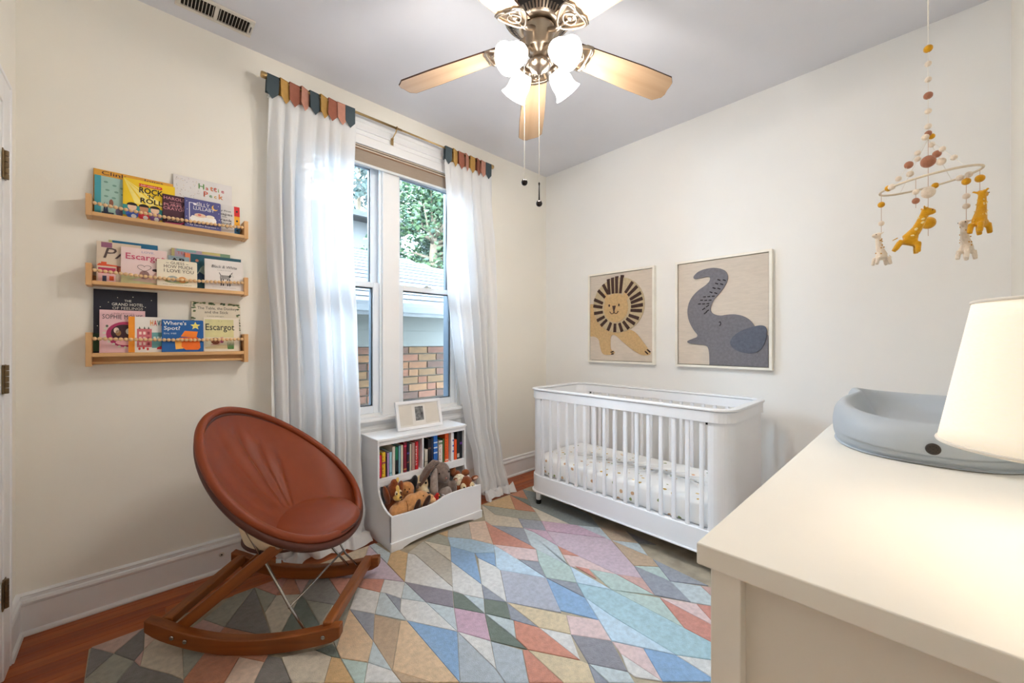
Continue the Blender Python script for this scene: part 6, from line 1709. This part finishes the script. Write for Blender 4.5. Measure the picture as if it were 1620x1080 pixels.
for z0, z1, n in rows:
    wdt = (2 * ex - 0.114) / n
    for i in range(n):
        x0 = -ex + 0.057 + wdt * i + 0.003
        x1 = x0 + wdt - 0.006
        if n == 4 and i == 1: x1 -= 0.010
        if n == 4 and i == 2: x0 += 0.010
        if n == 2 and i == 0: x1 -= 0.010
        if n == 2 and i == 1: x0 += 0.010
        m = MB(); m.box(x0, x1, ey_ - 0.035, ey_ - 0.016, z0, z1); dw_ = m.build('drawer', DW, dre, bev=0.002)
        for xx in ([(x0 + x1) / 2] if n == 4 else [x0 + 0.17, x1 - 0.17]):
            k = MB(); k.lathe([(0.006, 0), (0.006, 0.012), (0.014, 0.018), (0.016, 0.024), (0.010, 0.028)], 16, T(xx, ey_ - 0.016, (z0 + z1) / 2, rx=-PI / 2)); k.build('knob', DW, dw_, True)

# ---------------------------------------------------------------- peanut changing pad
pad = thing('changing_pad', 'grey peanut shaped foam changing pad on the dresser top', 'changing pad', (-1.150, -2.503, DZ + 0.001))
PG = pm('pad_grey', (168, 176, 184), 0.5, 0.03, 6, 0.06, 260, spec=0.35)
PLX, PLY = 0.405, 0.207
def pad_r(a):
    c, s = math.cos(a), math.sin(a)
    n = 2.7
    r = (abs(c / PLX) ** n + abs(s / PLY) ** n) ** (-1 / n)
    waist = 1 - 0.17 * math.exp(-((c * r / PLX) / 0.30) ** 2) * abs(s) ** 1.5
    return r * waist
# (fraction of the outline, height): underside, bulging side wall, rolled rim, dished middle
pp = [(0.0, 0.0), (0.90, 0.0), (0.955, 0.004), (0.985, 0.018), (1.0, 0.040), (0.995, 0.062), (0.975, 0.080), (0.935, 0.093), (0.885, 0.098), (0.83, 0.094), (0.77, 0.080), (0.70, 0.058), (0.62, 0.042), (0.50, 0.036), (0.25, 0.034), (0.0, 0.034)]
def padf(u, v):
    a = 2 * PI * u
    k = v * (len(pp) - 1); i = min(int(k), len(pp) - 2); f_ = k - i
    # catmull smoothing along the profile
    P_ = [pp[max(0, i - 1)], pp[i], pp[i + 1], pp[min(len(pp) - 1, i + 2)]]
    def cr_(d): 
        a0, a1, a2, a3 = [q[d] for q in P_]
        return 0.5 * ((2 * a1) + (-a0 + a2) * f_ + (2 * a0 - 5 * a1 + 4 * a2 - a3) * f_ ** 2 + (-a0 + 3 * a1 - 3 * a2 + a3) * f_ ** 3)
    r, z = max(0.002, cr_(0)), max(0.0, cr_(1))
    R_ = pad_r(a)
    x, yv = math.cos(a) * R_ * r, math.sin(a) * R_ * r
    if z > 0.03:
        q = (x / PLX)
        end = abs(q) ** 3
        rimw = max(0.0, min(1.0, (r - 0.6) / 0.25))
        lift = 0.024 * rimw * math.exp(-((q - 0.15) / 0.62) ** 2) * (1 - math.exp(-(math.sin(a) / 0.5) ** 2))
        z += lift - 0.012 * rimw * end * max(0.0, 1 - abs(math.sin(a)) ** 2)
    return (x, yv, z)
MB().grid(padf, 144, 60, True).build('foam_body', PG, pad, True)
a = math.radians(181)
R_ = pad_r(a)
vn = MB(); px_, py_ = math.cos(a) * R_ * 0.999, math.sin(a) * R_ * 0.999
t1 = Vector((math.cos(a + .02) * pad_r(a + .02) - math.cos(a - .02) * pad_r(a - .02), math.sin(a + .02) * pad_r(a + .02) - math.sin(a - .02) * pad_r(a - .02), 0)).normalized()
nrm = Vector((t1.y, -t1.x, 0))
MV = Matrix.Translation((px_, py_, 0.040)) @ nrm.to_track_quat('Z', 'Y').to_matrix().to_4x4()
vn.lathe([(0.0125, -0.006), (0.0125, 0.0015), (0.010, 0.0025), (0.0, 0.0025)], 24, MV, cap=False)
vb = vn.build('air_vent', pm('vent_rubber', (52, 46, 42), 0.6, 0.1, 40), pad, True)
hv = MB()
for i in range(9):
    q = 2 * PI * i / 8; rr_ = 0.0068 if i < 8 else 0
    hv.lathe([(0.0013, 0.0024), (0.0013, 0.0029)], 8, MV @ T(rr_ * math.cos(q), rr_ * math.sin(q), 0))
hv.build('vent_holes', BLACK, vb)

# ---------------------------------------------------------------- table lamp
LX, LY = -1.997, -2.629
lamp = thing('table_lamp', 'table lamp with a lit cream fabric shade at the near end of the dresser', 'lamp', (LX, LY, DZ))
CER = pm('lamp_ceramic', (226, 222, 214), 0.25, 0.03, 8)
m = MB(); m.lathe([(0.030, 0), (0.031, 0.006), (0.029, 0.012), (0.020, 0.018), (0.018, 0.03), (0.027, 0.05), (0.030, 0.075), (0.028, 0.105), (0.014, 0.122), (0.011, 0.140)], 32); m.build('base', CER, lamp, True)
m = MB(); m.lathe([(0.012, 0.138), (0.013, 0.142), (0.013, 0.178), (0.009, 0.182)], 20); m.build('bulb_holder', NICK, lamp, True)
m = MB(); m.ball((0, 0, 0.212), (0.026, 0.026, 0.034), 16, 12); m.build('bulb', glow('lamp_bulb', (255, 240, 216), 6.0), lamp, True)
S0, S1, RB, RT = 0.143, 0.333, 0.119, 0.086
SHD = bpy.data.materials.new('lit_shade_linen'); SHD.use_nodes = True
sn = SHD.node_tree; sb = sn.nodes['Principled BSDF']; sb.inputs['Roughness'].default_value = 0.9
tc = sn.nodes.new('ShaderNodeTexCoord'); mp = sn.nodes.new('ShaderNodeMapping'); mp.inputs['Scale'].default_value = (1, 1, 6)
nz = sn.nodes.new('ShaderNodeTexNoise'); nz.inputs['Scale'].default_value = 160
rp = sn.nodes.new('ShaderNodeValToRGB'); rp.color_ramp.elements[0].color = lin((240, 230, 212)); rp.color_ramp.elements[1].color = lin((250, 243, 230))
sn.links.new(tc.outputs['Object'], mp.inputs[0]); sn.links.new(mp.outputs[0], nz.inputs['Vector']); sn.links.new(nz.outputs['Fac'], rp.inputs[0]); sn.links.new(rp.outputs[0], sb.inputs['Base Color'])
sb.inputs['Emission Color'].default_value = (1.0, 0.88, 0.70, 1); sb.inputs['Emission Strength'].default_value = LAMP_GLOW
m = MB(); m.grid(lambda u, v: ((RB + (RT - RB) * v) * math.cos(2 * PI * u), (RB + (RT - RB) * v) * math.sin(2 * PI * u), S0 + (S1 - S0) * v), 72, 8, True)
sho = m.build('lamp_shade', SHD, lamp, True, solid=0.0016)
TRM = pm('shade_trim', (236, 230, 220), 0.8)
for z, r in ((S0, RB), (S1, RT)):
    k = MB(); k.tube([((r + 0.0006) * math.cos(2 * PI * i / 72), (r + 0.0006) * math.sin(2 * PI * i / 72), z) for i in range(72)], 0.0024, 8, True); k.build('shade_trim', TRM, sho, True)
k = MB()
for i in range(3):
    q = 2 * PI * i / 3 + 0.4; k.tube([(RT * math.cos(q), RT * math.sin(q), S1 - 0.004), (0, 0, S1 - 0.004)], 0.0015, 6)
k.tube([(0.0, 0.013, 0.178), (0, 0.036, 0.205), (0, 0.036, 0.25), (0, 0.0, S1 - 0.004)], 0.0015, 6); k.tube([(0.0, -0.013, 0.178), (0, -0.036, 0.205), (0, -0.036, 0.25), (0, 0.0, S1 - 0.004)], 0.0015, 6)
k.build('harp', NICK, lamp, True)
k = MB(); k.lathe([(0.004, S1 - 0.004), (0.008, S1), (0.006, S1 + 0.01), (0.002, S1 + 0.014)], 14); k.build('finial', NICK, lamp, True)
ld = bpy.data.lights.new('lamp_light', 'POINT'); ld.energy = LAMP_POINT; ld.color = (1.0, 0.88, 0.74); ld.shadow_soft_size = 0.03
lo = bpy.data.objects.new('lamp_light', ld); COL.objects.link(lo); lo.parent = lamp; lo.location = (0, 0, 0.275)
